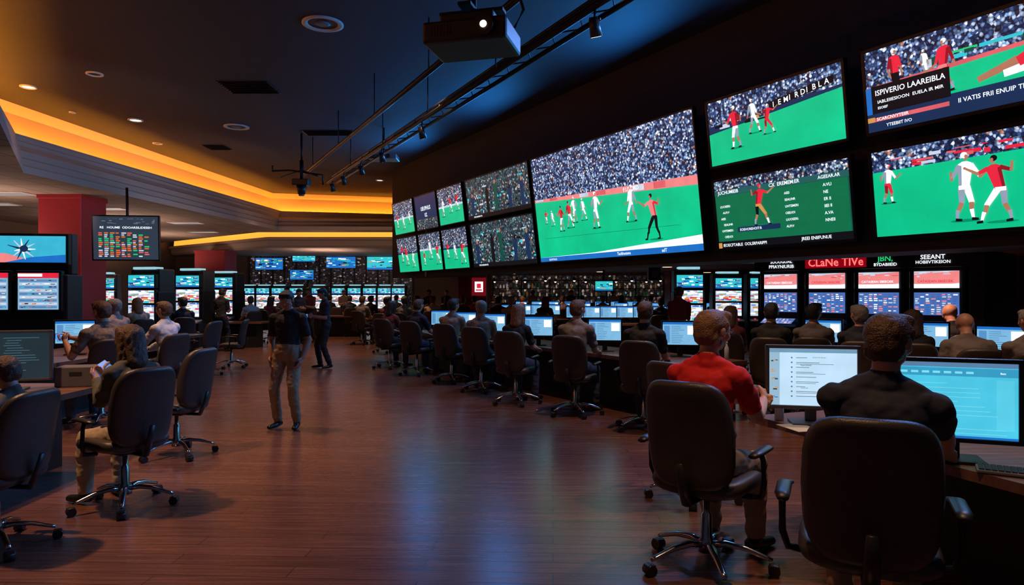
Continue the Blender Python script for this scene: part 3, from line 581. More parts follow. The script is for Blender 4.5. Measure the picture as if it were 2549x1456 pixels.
        for i,ln in enumerate((.068,.076,.07,.055)):
            bs=W+fd*.082+sd*(.031-.0205*i); c=curl*(1+.1*i)
            d1=(fd*math.cos(c*.6)+pn*math.sin(c*.6)); d2=(fd*math.cos(c*1.5)+pn*math.sin(c*1.5)); d3=(fd*math.cos(c*2.2)+pn*math.sin(c*2.2))
            q1=bs+d1*ln*.5;q2=q1+d2*ln*.32;q3=q2+d3*ln*.25
            cap(bs-fd*.02,q1,.0102,.0098,'skin');cap(q1,q2,.0098,.0092,'skin');cap(q2,q3,.0092,.0085,'skin')
        t0=W+fd*.02+sd*.024; t1=t0+(fd*.6+sd*.75+pn*.25).normalized()*.042; t2=t1+(fd*.85+sd*.2+pn*.45).normalized()*.036
        cap(t0,t1,.015,.012,'skin');cap(t1,t2,.0118,.0095,'skin')
        hands_out.append((W,fd,pn,sd))
    for s in(-1,1):
        hip=pel+V((s*.088,0,-.02))
        if feet: an=V(feet[0 if s<0 else 1])
        else: an=V((s*.13,.36,.085)) if mode=='sit' else V((s*.11,0,.085))
        kn,an=ik(hip,an,.43,.425,V((s*.12,1,.6 if mode=='sit' else .05)))
        cap(hip,kn,.088*wa**.5,.062,'pants'); cap(kn,kn+(an-kn)*.4,.062,.060,'pants'); cap(kn+(an-kn)*.4,an+V((0,0,.03)),.060,.05,'pants')
        toe=V((s*.25,1,0)).normalized()
        cap(an+V((0,0,-.03))-toe*.04,an+V((0,0,-.045))+toe*.05,.040,.038,'shoe',V((1,0,0)),.9)
        cap(an+V((0,0,-.045))+toe*.04,an+V((0,0,-.053))+toe*.155,.042,.033,'shoe',V((1,0,0)),.8)
        cap(an,an-V((0,0,.03)),.042,.04,'shoe')
    vs=[];fs=[];prm=[]
    for p0,p1,r0,r1,tag,sd,fl in parts:
        a,f,s_,n_=capmesh(p0,p1,r0,r1,sd,fl); o=len(vs); vs+=a; fs+=[[o+k for k in q] for q in f]; prm.append((p0,p1,r0,r1,tag,s_,n_,fl))
    me=remesh(vs,fs,vox,2 if vox>.009 else 3,'person')
    tags=['shirt','pants','skin','shoe','hair']; 
    for m in (shirt,pants,SKIN[skin],SHOE,HAIR[hair]): me.materials.append(m)
    nv=len(me.vertices); cov=np.empty(nv*3); me.vertices.foreach_get('co',cov); cov=cov.reshape(-1,3)
    best=np.full(nv,1e9); bt=np.zeros(nv,int)
    for p0,p1,r0,r1,tag,s_,n_,fl in prm:
        a=np.array(p0);d=np.array(p1)-a;L=max(1e-9,d@d); t=np.clip(((cov-a)@d)/L,0,1); offv=cov-a-t[:,None]*d; n=np.array(n_); on=offv@n
        offv=offv+np.outer(on*(1/fl-1),n); dd=np.sqrt((offv**2).sum(1))-(r0+(r1-r0)*t)
        k=dd<best; best[k]=dd[k]; bt[k]=tags.index(tag)
    if beard:
        rel=cov-np.array(hc); z=rel@np.array(hu); yf=rel@np.array(hf)
        k=(bt==2)&(z<-.045)&(yf>-.005)&(z>-.12); bt[k]=4
    nr=np.empty(nv*3); me.vertices.foreach_get('normal',nr); nr=nr.reshape(-1,3)
    fold=np.zeros(nv)
    for i in np.nonzero(bt<2)[0]:
        p=cov[i]; fold[i]=.005+.009*noise.noise(V((p[0]*9,p[1]*9,p[2]*14)))+.005*noise.noise(V((p[0]*25,p[1]*25,p[2]*30)))
    cov=cov+nr*fold[:,None]; me.vertices.foreach_set('co',cov.ravel())
    lt=np.empty(len(me.loops),int); me.loops.foreach_get('vertex_index',lt); ls=np.empty(len(me.polygons),int); me.polygons.foreach_get('loop_start',ls)
    me.polygons.foreach_set('material_index',bt[lt[ls]].astype(np.int32)); me.polygons.foreach_set('use_smooth',np.ones(len(me.polygons),bool)); me.update()
    o=bpy.data.objects.new('person',me); COL.objects.link(o); o.location=loc;o.rotation_euler=(0,0,rot);o.scale=(sc,)*3
    top(o,label,'person')
    HX=Matrix.Translation(hc)@HR.to_4x4()
    if style!='bald':
        hs=[];hfc=[]
        def hcap(p0,p1,r0,r1,sd=(1,0,0),fl=1.):
            a,f,_,_=capmesh(p0,p1,r0,r1,sd,fl,14); oo=len(hs); hs.extend(a); hfc.extend([[oo+k for k in q] for q in f])
        hcap((0,-.035,.036),(0,.014,.048),.083,.074); hcap((0,-.05,-.01),(0,-.045,.03),.070,.078)
        hcap((-.03,-.045,-.035),(.03,-.045,-.035),.045,.045)
        hcap((-.045,.045,.085),(.04,.05,.088),.026,.03)
        for s in(-1,1): hcap((s*.072,.018,.045),(s*.072,.012,.005),.014,.008)
        if style=='long':
            hcap((0,-.055,.02),(0,-.075,-.17),.082,.075,(1,0,0),.7)
            for s in(-1,1): hcap((s*.058,-.005,.05),(s*.072,-.0,-.15),.038,.034); hcap((s*.045,.05,.075),(s*.078,.028,-.02),.022,.02)
        hm=remesh(hs,hfc,.009,2,'hair'); hm.materials.append(HAIR[hair])
        for v in hm.vertices:
            p=v.co; v.co=p+v.normal*(.006*noise.noise(V((p.x*60,p.y*60,p.z*25)))+.003)
        for q in hm.polygons: q.use_smooth=True
        ho=bpy.data.objects.new('hair',hm); COL.objects.link(ho); ho.parent=o; ho.matrix_local=HX
    for s in(-1,1):
        bb=B(); bb.ell((s*.03,.083,.004),(.0125,.010,.008),EYE,nu=10,nv=8); bb.ell((s*.03,.0905,.004),(.0052,.003,.0052),IRIS,nu=8,nv=6); e=bb.obj('eye',o); e.matrix_local=HX
    bb=B(); bb.ell((0,.083,-.053),(.022,.008,.0065),LIP,nu=10,nv=6); e=bb.obj('lips',o); e.matrix_local=HX
    if glasses:
        bb=B()
        for s in(-1,1):
            bb.tube([(s*.034+.02*math.cos(a),.100,.004+.016*math.sin(a)) for a in [i*math.pi/6 for i in range(13)]],.0018,black,5); bb.tube([(s*.054,.098,.008),(s*.08,.05,.008),(s*.083,-.01,.004)],.002,black,5)
        g=bb.obj('glasses',o); g.matrix_local=HX
    return o,XF,hands_out
red,XFr,HOr=person((1.15,4.0,0),rz(.62,.78),1.08,lean=.14,hy=-.35,hp=-.1,worldhands=[(1.50,4.30,.93),(1.56,4.24,.93)],shirt=C_red,pants=C_khaki,hair='blond',skin='l',vox=.0075,curl=.9,palm='in',beard=True,glasses=True,label='seated bearded person in red polo shirt typing on a phone')
nav,XFn,HOn=person((1.59,2.98,0),rz(.42,.9),1.09,lean=.14,side=.06,hy=-.45,hp=-.1,worldhands=[(1.72,3.46,.84),(2.12,3.32,.82)],shirt=C_navy,sleeve='short',pants=C_khaki,hair='brown',skin='l',vox=.0075,wide=1.06,curl=.4,label='seated person in dark navy shirt resting an arm on the desk')
wom,XFw,HOw=person((-2.86,5.10,0),rz(-.85,.5),.98,lean=.0,slump=.06,hy=.1,hp=-.12,worldhands=[(-3.16,5.20,.93),(-3.10,5.34,.95)],shirt=C_olive,sleeve='long',pants=C_cream,hair='brown',style='long',skin='l',vox=.008,curl=1.,palm='up',wide=.92,label='seated long-haired person in dark jacket looking at a phone')
edg,_,_=person((-3.16,4.27,0),rz(-1,.12),.87,lean=.06,hy=.1,hp=-.35,hands=[(-.15,.4,.80),(.15,.4,.80)],shirt=C_olive,sleeve='long',pants=C_jean,hair='brown',vox=.011,label='seated brown-haired person bowed over the wooden desk')
pat,XFp,HOp=person((-4.93,8.22,0),rz(-.9,.45),1.08,lean=.1,hy=.1,hp=-.08,worldhands=[(-5.3,8.1,1.02),(-5.36,8.3,1.05)],shirt=C_pat,pants=C_jean,hair='brown',skin='l',vox=.009,curl=.9,palm='in',beard=True,wide=1.12,label='seated bearded person in patterned shirt holding a phone')
whi,_,_=person((-4.95,9.72,0),rz(-.92,.3),1.06,lean=.1,hy=.1,shirt=C_white,sleeve='long',pants=C_jean,hair='brown',vox=.010,label='seated person in white shirt at the table')
st1,XF1,HO1=person((-2.65,8.07,0),rz(-.12,-1),.95,mode='stand',lean=-.02,hy=.1,hp=-.38,hands=[(-.205,.05,.875),(.205,.05,.875)],feet=[(-.13,.03,.085),(.13,.0,.085)],shirt=C_black,pants=C_khaki,hair='black',skin='m',vox=.008,wide=1.08,curl=.5,palm='in',pole=.35,label='standing person in black shirt and khaki trousers looking down')
st2,XF2,HO2=person((-3.95,14.45,0),rz(-.9,-.55),.985,mode='stand',lean=.03,hp=-.3,hands=[(-.08,.28,1.12),(.08,.28,1.12)],feet=[(-.13,-.05,.085),(.12,.08,.085)],shirt=C_navy,pants=C_black,hair='black',skin='m',vox=.010,curl=.8,palm='in',label='standing person in dark clothes looking at a phone')
def recol(o,shirt=None,pants=None,skin=None,hair=None):
    mm={0:shirt,1:pants,2:SKIN[skin] if skin else None}
    for i,m in mm.items():
        if m: o.material_slots[i].link='OBJECT'; o.material_slots[i].material=m
    if hair:
        for c in o.children:
            if c.name.startswith('hair'): c.material_slots[0].link='OBJECT'; c.material_slots[0].material=HAIR[hair]
fr=(.42,.9); R0=rz(*fr)
g1,_,_=person((row[0][0],row[0][1],0),R0,1.08,lean=.16,hy=.1,hp=-.05,shirt=C_black,hair='brown',vox=.011,label='seated person in black shirt working at the long counter')
g2,_,_=person((row[1][0],row[1][1],0),R0,1.09,lean=.22,hy=-.35,shirt=C_grey,hair='brown',vox=.011,label='seated person in grey shirt facing a monitor')
g3,_,_=person((row[2][0],row[2][1],0),R0,1.04,lean=.2,hy=-.1,hp=-.1,shirt=C_black,hair='blond',style='long',vox=.011,wide=.92,label='seated long-haired person in dark top at the counter')
g4,_,_=person((row[3][0],row[3][1],0),R0+.3,1.06,lean=.15,hy=.5,shirt=C_tan,hair='grey',vox=.012,label='seated grey-haired person in pale shirt turned aside')
def pc(src,x,y,fx,fy,sc,shirt,label,skin=None,hair=None,pants=None):
    c=dup(src,(x,y,0),rz(fx,fy),sc,label); recol(c,shirt,pants,skin,hair); return c
pc(g2,row[4][0],row[4][1],.3,.95,1.08,C_tan,'seated person in beige shirt at the long counter',hair='black')
pc(g1,row[5][0],row[5][1],.6,.8,1.06,C_navy,'seated person in navy shirt leaning on the counter',hair='brown')
pc(g3,row[6][0],row[6][1],.5,.85,1.03,C_maroon,'seated person with dark hair in maroon top',hair='black')
gb,_,_=person((4.72,7.0,0),rz(.3,.95),1.05,lean=.45,hp=-.35,shirt=C_grey,hair='brown',style='bald',vox=.011,wide=1.08,label='bald seated person in grey shirt bent forward')
second=[(g1,3.30,8.7,C_black,1.06,'black shirt','black'),(g2,3.86,8.75,C_grey,1.06,'dark grey shirt','black'),(g4,4.1,8.05,C_navy,1.05,'navy polo','grey'),(g3,4.55,7.75,C_black,1.02,'black top and long hair','brown'),(g3,3.15,9.9,C_maroon,1.02,'maroon top and long hair','blond'),(g4,4.95,6.5,C_grey,1.04,'grey shirt','grey')]
for src,x,y,sh_,sc,ds,hr in second:
    pc(src,x,y,.45,.9,sc,sh_,'seated person with '+ds+' by the terminals',hair=hr); mkchair(x,y,.45,.9,1.02,'dark swivel chair before the betting terminals')
mkchair(4.72,7.0,.3,.95,1.02,'dark swivel chair seating the bald person')
pc(gb,5.75,8.8,.2,1,1.1,C_black,'bald seated person in black near the terminals'); mkchair(5.75,8.8,.2,1,1.05,'dark swivel chair by the betting terminals')
far=[(g1,290,11.4,-.9,.3,C_tan,'grey'),(g4,455,15.5,-.5,.8,C_black,'black'),(g2,625,20.5,-.6,.7,C_white,'brown'),(g1,600,23,.2,1,C_navy,'black'),(g3,670,22,.5,1,C_maroon,'brown'),(g2,960,18.3,.4,.9,C_maroon,'black'),(g4,1005,19.0,.4,.9,C_grey,'brown'),
 (g1,1035,22,.4,.9,C_black,'black'),(g2,1075,21,.1,1,C_tan,'brown'),(g3,1110,24,.4,.9,C_navy,'black'),(g1,1150,20,.4,.9,C_navy,'brown'),(g4,1180,22,.4,.9,C_maroon,'black'),(g2,1240,20,.1,1,C_black,'black'),(g1,1270,18,.3,.9,C_tan,'grey'),(g3,1355,19,.3,.9,C_black,'brown'),(g2,920,24,.3,.9,C_black,'black'),(g1,870,25,-.3,.9,C_navy,'black'),(g4,1645,17,.3,.9,C_black,'black'),(g2,1300,24,-.4,.9,C_maroon,'brown'),(g1,380,18,-.4,.9,C_navy,'black'),(g3,345,14.5,-.7,.6,C_cream,'blond'),
 (g1,1400,23.5,.2,.9,C_grey,'brown'),(g2,1450,27,-.2,.9,C_navy,'black'),(g4,1500,23.9,.2,.9,C_tan,'grey'),(g3,1545,27,.2,.9,C_maroon,'black'),(g1,1590,23.5,-.2,.9,C_black,'brown'),(g2,1620,27.2,.2,.9,C_grey,'black'),(g4,1225,24.2,.2,.9,C_navy,'brown'),(g1,985,27,.2,.9,C_grey,'black'),(g2,1780,21,.2,.9,C_navy,'brown'),(g1,1840,23,.2,.9,C_tan,'black'),(g4,820,27,.2,.9,C_black,'black'),(g3,500,24,.2,.9,C_maroon,'brown'),(g2,700,28,.2,.9,C_grey,'black'),(g4,410,22,.2,.9,C_black,'brown'),(g1,900,21,.3,.9,C_grey,'brown'),(g2,480,20.5,-.3,.9,C_maroon,'black')]
for src,u,Y,fx,fy,sh_,hr in far:
    X=(u-1274)/1700*Y; pc(src,X,Y,fx,fy,1.08,sh_,'distant seated guest at the gaming tables',hair=hr); mkchair(X,Y,fx,fy,1.02,'dark swivel chair under a distant guest','distant chairs')
for u,Y,fx,fy,sh_,hr in [(550,18.5,.2,1,C_black,'black'),(770,22,-.3,-1,C_maroon,'brown'),(742,21,.6,-.8,C_navy,'black'),(1068,26,0,-1,C_black,'black'),(1690,13.5,.3,.9,C_maroon,'brown'),(1110,29,.3,-.9,C_navy,'brown'),(1420,31,.3,-.9,C_black,'black'),(1525,31.2,-.3,-.9,C_white,'brown'),(855,29,.3,-.9,C_tan,'brown'),(1325,31,.3,.9,C_grey,'brown')]:
    pc(st2,(u-1274)/1700*Y,Y,fx,fy,1.0 if u!=770 else 1.03,sh_,'standing guest in dark clothing among the tables',hair=hr)
# ---------------------------------------------------------------- desks
def desk(name,poly,label,zt=.75,legpoly=None):
    b=B(); b.prism(poly,zt-.05,zt,desk_m); r=b.obj(name); 
    b=B(); b.prism(legpoly,0,zt-.05,M('desk_base_black',(.012,.011,.011),.5)); b.obj('desk_base',r)
    top(r,label,'desk'); return r
dr=V((-.538,.843)); pr=V((.843,.538)); D0=V((2.1,8.0))
def pq(o,a,c): q=o+dr*a+pr*c; return (q.x,q.y)
desk('long_counter',[pq(D0,0,0),pq(D0,0,1.0),pq(D0,8.6,1.0),pq(D0,8.6,0)],'long dark wooden counter lined with monitors',legpoly=[pq(D0,.1,.5),pq(D0,.1,.9),pq(D0,8.5,.9),pq(D0,8.5,.5)])
e0=V((1.66,4.72)); ed=V((.34,-.94)).normalized(); en=V((.94,.34)).normalized()
def eq(a,c): q=e0+ed*a+en*c; return (q.x,q.y)
desk('corner_desk',[eq(0,0),eq(3.2,0),eq(3.2,1.1),eq(0,1.1)],'reddish wooden desk with monitors and keyboards',legpoly=[eq(.05,.55),eq(3.1,.55),eq(3.1,1.05),eq(.05,1.05)])
desk('side_desk',[(-3.75,2.6),(-3.75,6.4),(-5.4,6.4),(-5.4,2.6)],'wooden desk with a large monitor and papers',legpoly=[(-4.15,2.7),(-4.15,6.3),(-5.3,6.3),(-5.3,2.7)])
desk('guest_table',[(-5.5,7.5),(-5.5,10.8),(-6.9,10.8),(-6.9,7.5)],'dark table where two guests are seated',legpoly=[(-5.9,7.7),(-5.9,10.6),(-6.6,10.6),(-6.6,7.7)])
desk('betting_counter',[(3.85,9.75),(5.3,8.35),(5.9,8.95),(4.45,10.35)],'dark counter in front of the betting terminals',legpoly=[(4.05,9.85),(5.4,8.6),(5.7,8.9),(4.35,10.15)])
desk('betting_counter',[(5.05,7.75),(5.75,6.6),(6.5,7.05),(5.8,8.2)],'dark counter beside the bald person',legpoly=[(5.3,7.75),(5.85,6.85),(6.3,7.1),(5.75,8.0)])
for x0,x1,y in [(-9.6,-7.2,19.6),(-8.8,-5.2,24.6),(-4.9,-2.6,22.8),(-3.2,.4,25.2),(-1.4,1.8,21.2),(-7.6,-6.3,13.2)]:
    desk('gaming_table',[(x0,y),(x1,y),(x1,y+.9),(x0,y+.9)],'dark gaming table surrounded by swivel chairs',legpoly=[(x0+.2,y+.2),(x1-.2,y+.2),(x1-.2,y+.7),(x0+.2,y+.7)])
# ---------------------------------------------------------------- monitors etc
def monitor(w,h,kind,seed,label,frame=bezel,zc=.14):
    r=empty('monitor')
    b=B(); b.box((0,0.05,.008),(.26,.2,.014),frame,.005); b.obj('stand_base',r)
    b=B(); b.box((0,.075,.12),(.07,.03,.22),frame,.008); b.obj('stand_neck',r)
    b=B(); b.box((0,.035,zc+h/2),(w,.045,h),frame,.008); b.obj('screen_housing',r)
    for c,d in (((0,.008,zc+.01),(w,.018,.022)),((0,.008,zc+h-.01),(w,.018,.022)),((-w/2+.011,.008,zc+h/2),(.022,.018,h)),((w/2-.011,.008,zc+h/2),(.022,.018,h))): 
        bb=B(); bb.box(c,d,frame,.004); bb.obj('bezel_strip',r)
    b=B(); content(b,w-.044,h-.044,kind,seed); b.obj('display',r,(0,.010,zc+.022))
    top(r,label,'monitor'); return r
silver=M('bezel_silver',(.10,.10,.115),.35,.4)
m=monitor(.57,.41,'browser',1,'silver-framed monitor showing a pale web page',silver,.10); m.location=(1.93,4.38,.75); m.rotation_euler=(0,0,-.22)
m=monitor(.58,.42,'cyan',2,'dark-framed monitor with a bright cyan page',bezel,.10); m.location=(2.22,3.42,.75); m.rotation_euler=(0,0,-.35)
m0=monitor(.5,.34,'page',3,'dark monitor with pale blue page on the counter'); m0['group']='monitors with pale blue pages'
m0.location=(2.22,9.0,.75); m0.rotation_euler=(0,0,-.15)
for x,y in [(1.34,9.85),(.42,10.65+.3),(-.35,12.3),(-.93,13.3),(-1.5,14.6)]: dup(m0,(x,y,.75),-.12)
for x,y in [(4.35,9.55),(4.85,9.05),(5.3,8.72)]: dup(m0,(x,y,.75),-.55,label='monitor on the counter before the betting terminals')
for x,y in [(5.55,7.75),(5.85,7.2)]: dup(m0,(x,y,.75),-.7,label='monitor on the counter near the bald person')
m=monitor(.66,.44,'code',4,'dark monitor with faint code-like text',silver,.08); m.location=(-4.36,5.9,.75); m.rotation_euler=(0,0,.35)
dup(m0,(-5.95,9.3,.75),.45,label='bright monitor on the guest table')
for i in range(11):
    X=-.1+i*.46; dup(m0,(X*1.0,21.55,.75) if X<1.7 else (X,18.9,.75),-.05,label='small glowing monitor on a far table',group='distant monitors')
desk('gaming_table',[(1.75,18.5),(4.8,18.5),(4.8,19.4),(1.75,19.4)],'long table of glowing monitors',legpoly=[(1.9,18.7),(4.6,18.7),(4.6,19.2),(1.9,19.2)])
for k,(yy,x0) in enumerate([(25.0,1.6),(29.0,0.)]):
    desk('gaming_table',[(x0,yy),(x0+6.2,yy),(x0+6.2,yy+.8),(x0,yy+.8)],'far table lined with small glowing monitors',legpoly=[(x0+.2,yy+.2),(x0+6,yy+.2),(x0+6,yy+.6),(x0+.2,yy+.6)])
    for i in range(9): q=dup(m0,(x0+.4+i*.68,yy+.3,.75),(-.1,.1,0)[i%3],label='small glowing monitor on a far table',group='distant monitors')
def keyboard():
    b=B(); b.box((0,0,.010),(.42,.14,.016),greyp,.005); r=b.obj('keyboard')
    b=B(); kk=M('key_caps',(.05,.05,.055),.5)
    for j in range(5):
        for i in range(16): b.box((-.19+i*.0253,-.05+j*.025,.021),(.021,.02,.008),kk)
    o=b.obj('keys',r); o['kind']='stuff'; top(r,'low grey computer keyboard on the desk','keyboard'); return r
k=keyboard(); k.location=(2.0,4.0,.75); k.rotation_euler=(0,0,-.5)
dup(k,(2.40,3.16,.75),-.55); dup(k,(-4.2,5.35,.75),1.3)
b=B(); b.ell((0,0,.016),(.032,.055,.018),black); o=b.obj('computer_mouse'); bb=B(); bb.cone((0,.02,.034),(0,.035,.032),.005,.005,greyp,8); bb.obj('scroll_wheel',o); o.location=(2.42,2.92,.75);o.rotation_euler=(0,0,-.4); top(o,'black computer mouse on the desk','mouse')
paper=M('paper_white',(.6,.56,.5),.8)
b=B(); b.box((0,0,.005),(.2,.28,.01),paper,.001); o=b.obj('notepad',None,(-3.98,5.4,.75),(0,0,.6)); top(o,'small pale notepad lying on the wooden desk','notepad')
b=B(); b.box((0,0,.003),(.17,.24,.004),paper,.001); o=b.obj('paper_sheet',None,(1.80,4.28,.75),(0,0,.2)); top(o,'white sheet of paper near the keyboard','paper')
b=B(); b.box((0,0,.09),(.34,.24,.18),M('box_grey',(.10,.09,.085),.6),.008); o=b.obj('storage_box',None,(-3.95,6.25,.75),(0,0,.25)); bb=B(); bb.box((0,-.121,.12),(.1,.004,.03),black); bb.obj('handle_slot',o); top(o,'grey storage box at the desk edge','box')
def bottle_mesh(mat,cap_m,h=.22,r=.03):
    b=B(); prof=[(0.0,r*.9),(.005,r),(h*.6,r),(h*.75,r*.55),(h*.8,r*.4),(h*.9,r*.4)]
    b.tube([(0,0,z) for z,_ in prof],[q for _,q in prof],mat,12,up=V((0,1,0))); b.cone((0,0,h*.9),(0,0,h),r*.45,r*.45,cap_m,12); return b
glass=M('bottle_plastic',(.55,.6,.65),.15)
o=bottle_mesh(glass,M('cap_white',(.7,.7,.7),.4)).obj('water_bottle',None,(1.78,4.55,.75)); top(o,'clear plastic water bottle by the monitor','bottle')
dup(o,(2.75,8.75,.75),0,label='clear plastic bottle on the long counter')
def phone_in(XF,HO,i,label):
    W,fd,pn,sd=HO[i]; c=XF@(W+fd*.085+pn*.022); z=(XF.to_3x3()@(pn)).normalized(); y=(XF.to_3x3()@fd).normalized(); x=y.cross(z).normalized()
    b=B(); b.box((0,0,0),(.072,.15,.009),black,.004); o=b.obj('smartphone'); bb=B(); bb.box((0,0,.0055),(.064,.138,.001),E('phone_screen',(.1,.3,.8),1.2)); bb.obj('phone_display',o)
    Mx=Matrix((x,y,z)).transposed().to_4x4(); Mx.translation=c; o.matrix_world=Mx; top(o,label,'phone')
phone_in(XFw,HOw,1,'smartphone with glowing screen held by the long-haired person')
phone_in(XFp,HOp,1,'smartphone held by the person in patterned shirt')
phone_in(XFr,HOr,1,'smartphone held by the person in red')
phone_in(XF2,HO2,1,'smartphone held by the standing person in dark clothes')
# ---------------------------------------------------------------- betting kiosk bank
KL=V((4.63,13.0));KR=V((6.9,10.4)); kw=(KR-KL).length; ka=math.atan2(KR.y-KL.y,KR.x-KL.x)
w=kw/4
for i in range(4):
    r=empty('betting_terminal')
    b=B(); b.box((0,.35,.5),(w-.02,.6,1.0),black,.01); b.box((0,.4,1.5),(w-.02,.5,1.02),black,.01); b.box((0,.05,1.0),(w-.06,.3,.05),darkm,.01,rot=Matrix.Rotation(.3,4,'X')); b.obj('cabinet',r)
    for s in(-1,1): b=B(); b.box((s*(w/2-.04),.12,1.45),(.05,.1,1.0),bezel,.01); b.obj('side_rail',r)
    b=B(); content(b,w*.74,.27,'kiosk_top',i); o=b.obj('upper_display',r,(0,.13,1.67))
    b=B(); content(b,w*.74,.36,'kiosk_low',i); b.obj('lower_display',r,(0,.13,1.24))
    b=B(); content(b,w*.7,.2,'kiosk_low',i+9); o=b.obj('touch_screen',r,(0,-.06,1.03),(-1.1,0,0))
    q=KL+(KR-KL)*((i+.5)/4); r.location=(q.x,q.y,0); r.rotation_euler=(0,0,ka); top(r,'black betting terminal with stacked glowing screens','betting terminal','betting terminals under the red sign')
b=B(); b.box((kw/2,.3,2.13),(kw+.1,.5,.26),black,.01); r=b.obj('terminal_sign',None,(KL.x,KL.y,0),(0,0,ka)); top(r,'black sign board with red glowing CLaNe TIVe lettering','sign')
eneon=E('neon_red',(1.,.10,.09),2.5)
b=B(); b.quad(.95,2.03,2.0,2.23,.04,M('sign_red_back',(.10,.004,.006),.5,emit=(.30,.0,.008),es=.8)); text(b,'CLaNe TIVe',1.48,2.065,.2,.03,eneon,True,.95); b.obj('neon_lettering',r)
for lst in ([('SUOUGUAL',.5,2.14,.08,ew),('PPIAYNIURIB',.5,2.05,.085,ew)],[('JBN,',2.3,2.12,.13,egr),('BYDABIIEID',2.3,2.04,.07,ew)],[('SEEANT',3.0,2.13,.1,ew),('HOBIIVTIKEION',3.0,2.06,.07,ew)]):
    b=B(); 
    for t_,x_,z_,s_,m_ in lst: text(b,t_,x_,z_,s_,.03,m_,True)
    b.obj('lettering',r)
b=B(); b.box((kw+.15,.9,1.12),(.2,1.8,2.24),bulk_m,.01); o=b.obj('terminal_side_panel',None,(KL.x,KL.y,0),(0,0,ka)); top(o,'tall black panel closing the terminal bank','panel')
# ---------------------------------------------------------------- slot machines
def slot(seed,wide=.75,H=2.2):
    r=empty('slot_machine')
    b=B(); b.box((0,.35,.4),(wide,.7,.8),black,.02); b.box((0,.42,1.2),(wide,.56,.9),darkm,.02); b.box((0,.45,1.9),(wide*.96,.5,H-1.6),black,.03)
    b.box((0,.02,.82),(wide*.95,.32,.06),greyp,.02,rot=Matrix.Rotation(.25,4,'X')); b.obj('cabinet',r)
    for i in range(5): b=B(); b.cone((-wide*.3+i*wide*.15,-.02,.85),(-wide*.3+i*wide*.15,-.025,.87),.025,.025,[er,ew,egold,ecy,er][i],10); b.obj('button',r)
    for nm,z0,hh,kd in(('main_screen',.95,.38,'slot'),('middle_screen',1.38,.3,'slot'),('top_screen',1.75,.3,'tv_teal')):
        b=B(); b.box((0,.06,hh/2),(wide*.92,.1,hh+.04),bezel,.01); 
        s=B(); content(s,wide*.84,hh,kd,seed+int(z0*10)); q=b.obj(nm+'_frame',r,(0,.07,z0)); s.obj(nm,q,(0,.005,0))
    b=B(); b.box((0,.3,H+.02),(wide*.7,.3,.06),E('topper_lamp',(.35,.7,.8),.9),.01); b.obj('topper',r)
    top(r,'tall black slot machine with stacked glowing screens','slot machine','slot machines'); return r
s1=slot(1); s1.location=(-8.75,16,0); s1.scale=(1.15,1,.98); s1.rotation_euler=(0,0,-.25)
s2=dup(s1,(-8.7,18.2,0),-.2); s2.scale=(1.1,1,1); s3=dup(s1,(-8.8,20.6,0),-.15); s3.scale=(1.1,1,1)
dup(s1,(-12.2,20.2,0),.3)
for u in [615,652,690,735,790,840,880,918,955,990]:
    X=(u-1274)/1700*32.6; c=dup(s1,(X,32.6,0),.0); c.scale=(.95,1,.88)
sb=dup(s1,(4.15,15.9,0),-.1,label='tall dark terminal with two bright screens'); sb.scale=(.95,1,.98)
dup(s1,(6.2,19.5,0),-.1); dup(s1,(7.2,19.5,0),-.1)
r=empty('information_terminal',(-8.1,11.1,0),(0,0,.12)); b=B(); b.box((0,.4,.95),(1.5,.5,1.9),black,.02); b.box((0,.5,2.25),(1.4,.2,.7),black,.02); b.obj('cabinet',r)
for x in(-.42,.35):
    b=B(); b.box((x,.1,1.62),(.7,.1,.68),bezel,.01); q=b.obj('screen_frame',r); b=B(); content(b,.62,.6,'odds2',int(x*10)+7); b.obj('display',q,(x,.04,1.32))
b=B(); b.box((0,.3,2.32),(1.42,.1,.52),bezel,.01); q=b.obj('top_screen_frame',r); b=B(); content(b,1.34,.44,'splash',5); b.obj('display',q,(0,.24,2.1))
top(r,'black terminal with a wide screen over two odds screens','terminal')
redp=M('column_red_paint',(.28,.012,.022),.55)
def column(x,y,w,h,label):
    b=B(); b.box((0,0,h/2),(w,w,h),redp,.02); o=b.obj('column',None,(x,y,0)); b=B(); b.box((0,0,.08),(w+.06,w+.06,.16),black,.01); b.obj('plinth',o); b=B(); b.box((0,0,h-.05),(w+.05,w+.05,.1),redp,.01); b.obj('capital',o); top(o,label,'column'); return o
column(-11.05,17.2,1.05,4.0,'square red painted column up to the ceiling')
column(-13.0,30,1.3,3.42,'square red painted column near the lattice wall')
column(-1.55,27,1.1,2.45,'square red column with a white emblem sign')
column(6.75,27.5,1.0,2.45,'square red column in the lounge area')
b=B(); b.box((0,0,0),(.55,.04,.7),M('sign_red',(.4,.01,.02),.5,emit=(.35,.01,.02),es=.4),.01); b.quad(-.16,-.2,.16,.2,-.022,ew); b.quad(-.08,-.05,.08,.12,-.024,er); b.quad(-.12,-.15,.12,-.1,-.024,er); o=b.obj('emblem_sign',None,(-1.28,26.42,1.82)); top(o,'small red sign with white emblem on a red column','sign')
def placetv(w,h,kind,seed,loc,rot,label,tilt=0,hang=None):
    r=tv('television',w,h,kind,seed,bracket=.08); r.location=loc; r.rotation_euler=(tilt,0,rot); top(r,label,'television')
    if hang:
        b=B(); b.cone((0,.1,h*.5),(0,.1,hang-loc[2]),.03,.03,darkm,10); b.obj('hanging_pole',r)
    return r
placetv(1.45,1.03,'odds',3,(-8.75,15.5,2.32),.12,'hanging television showing an orange odds table',.05,3.98)
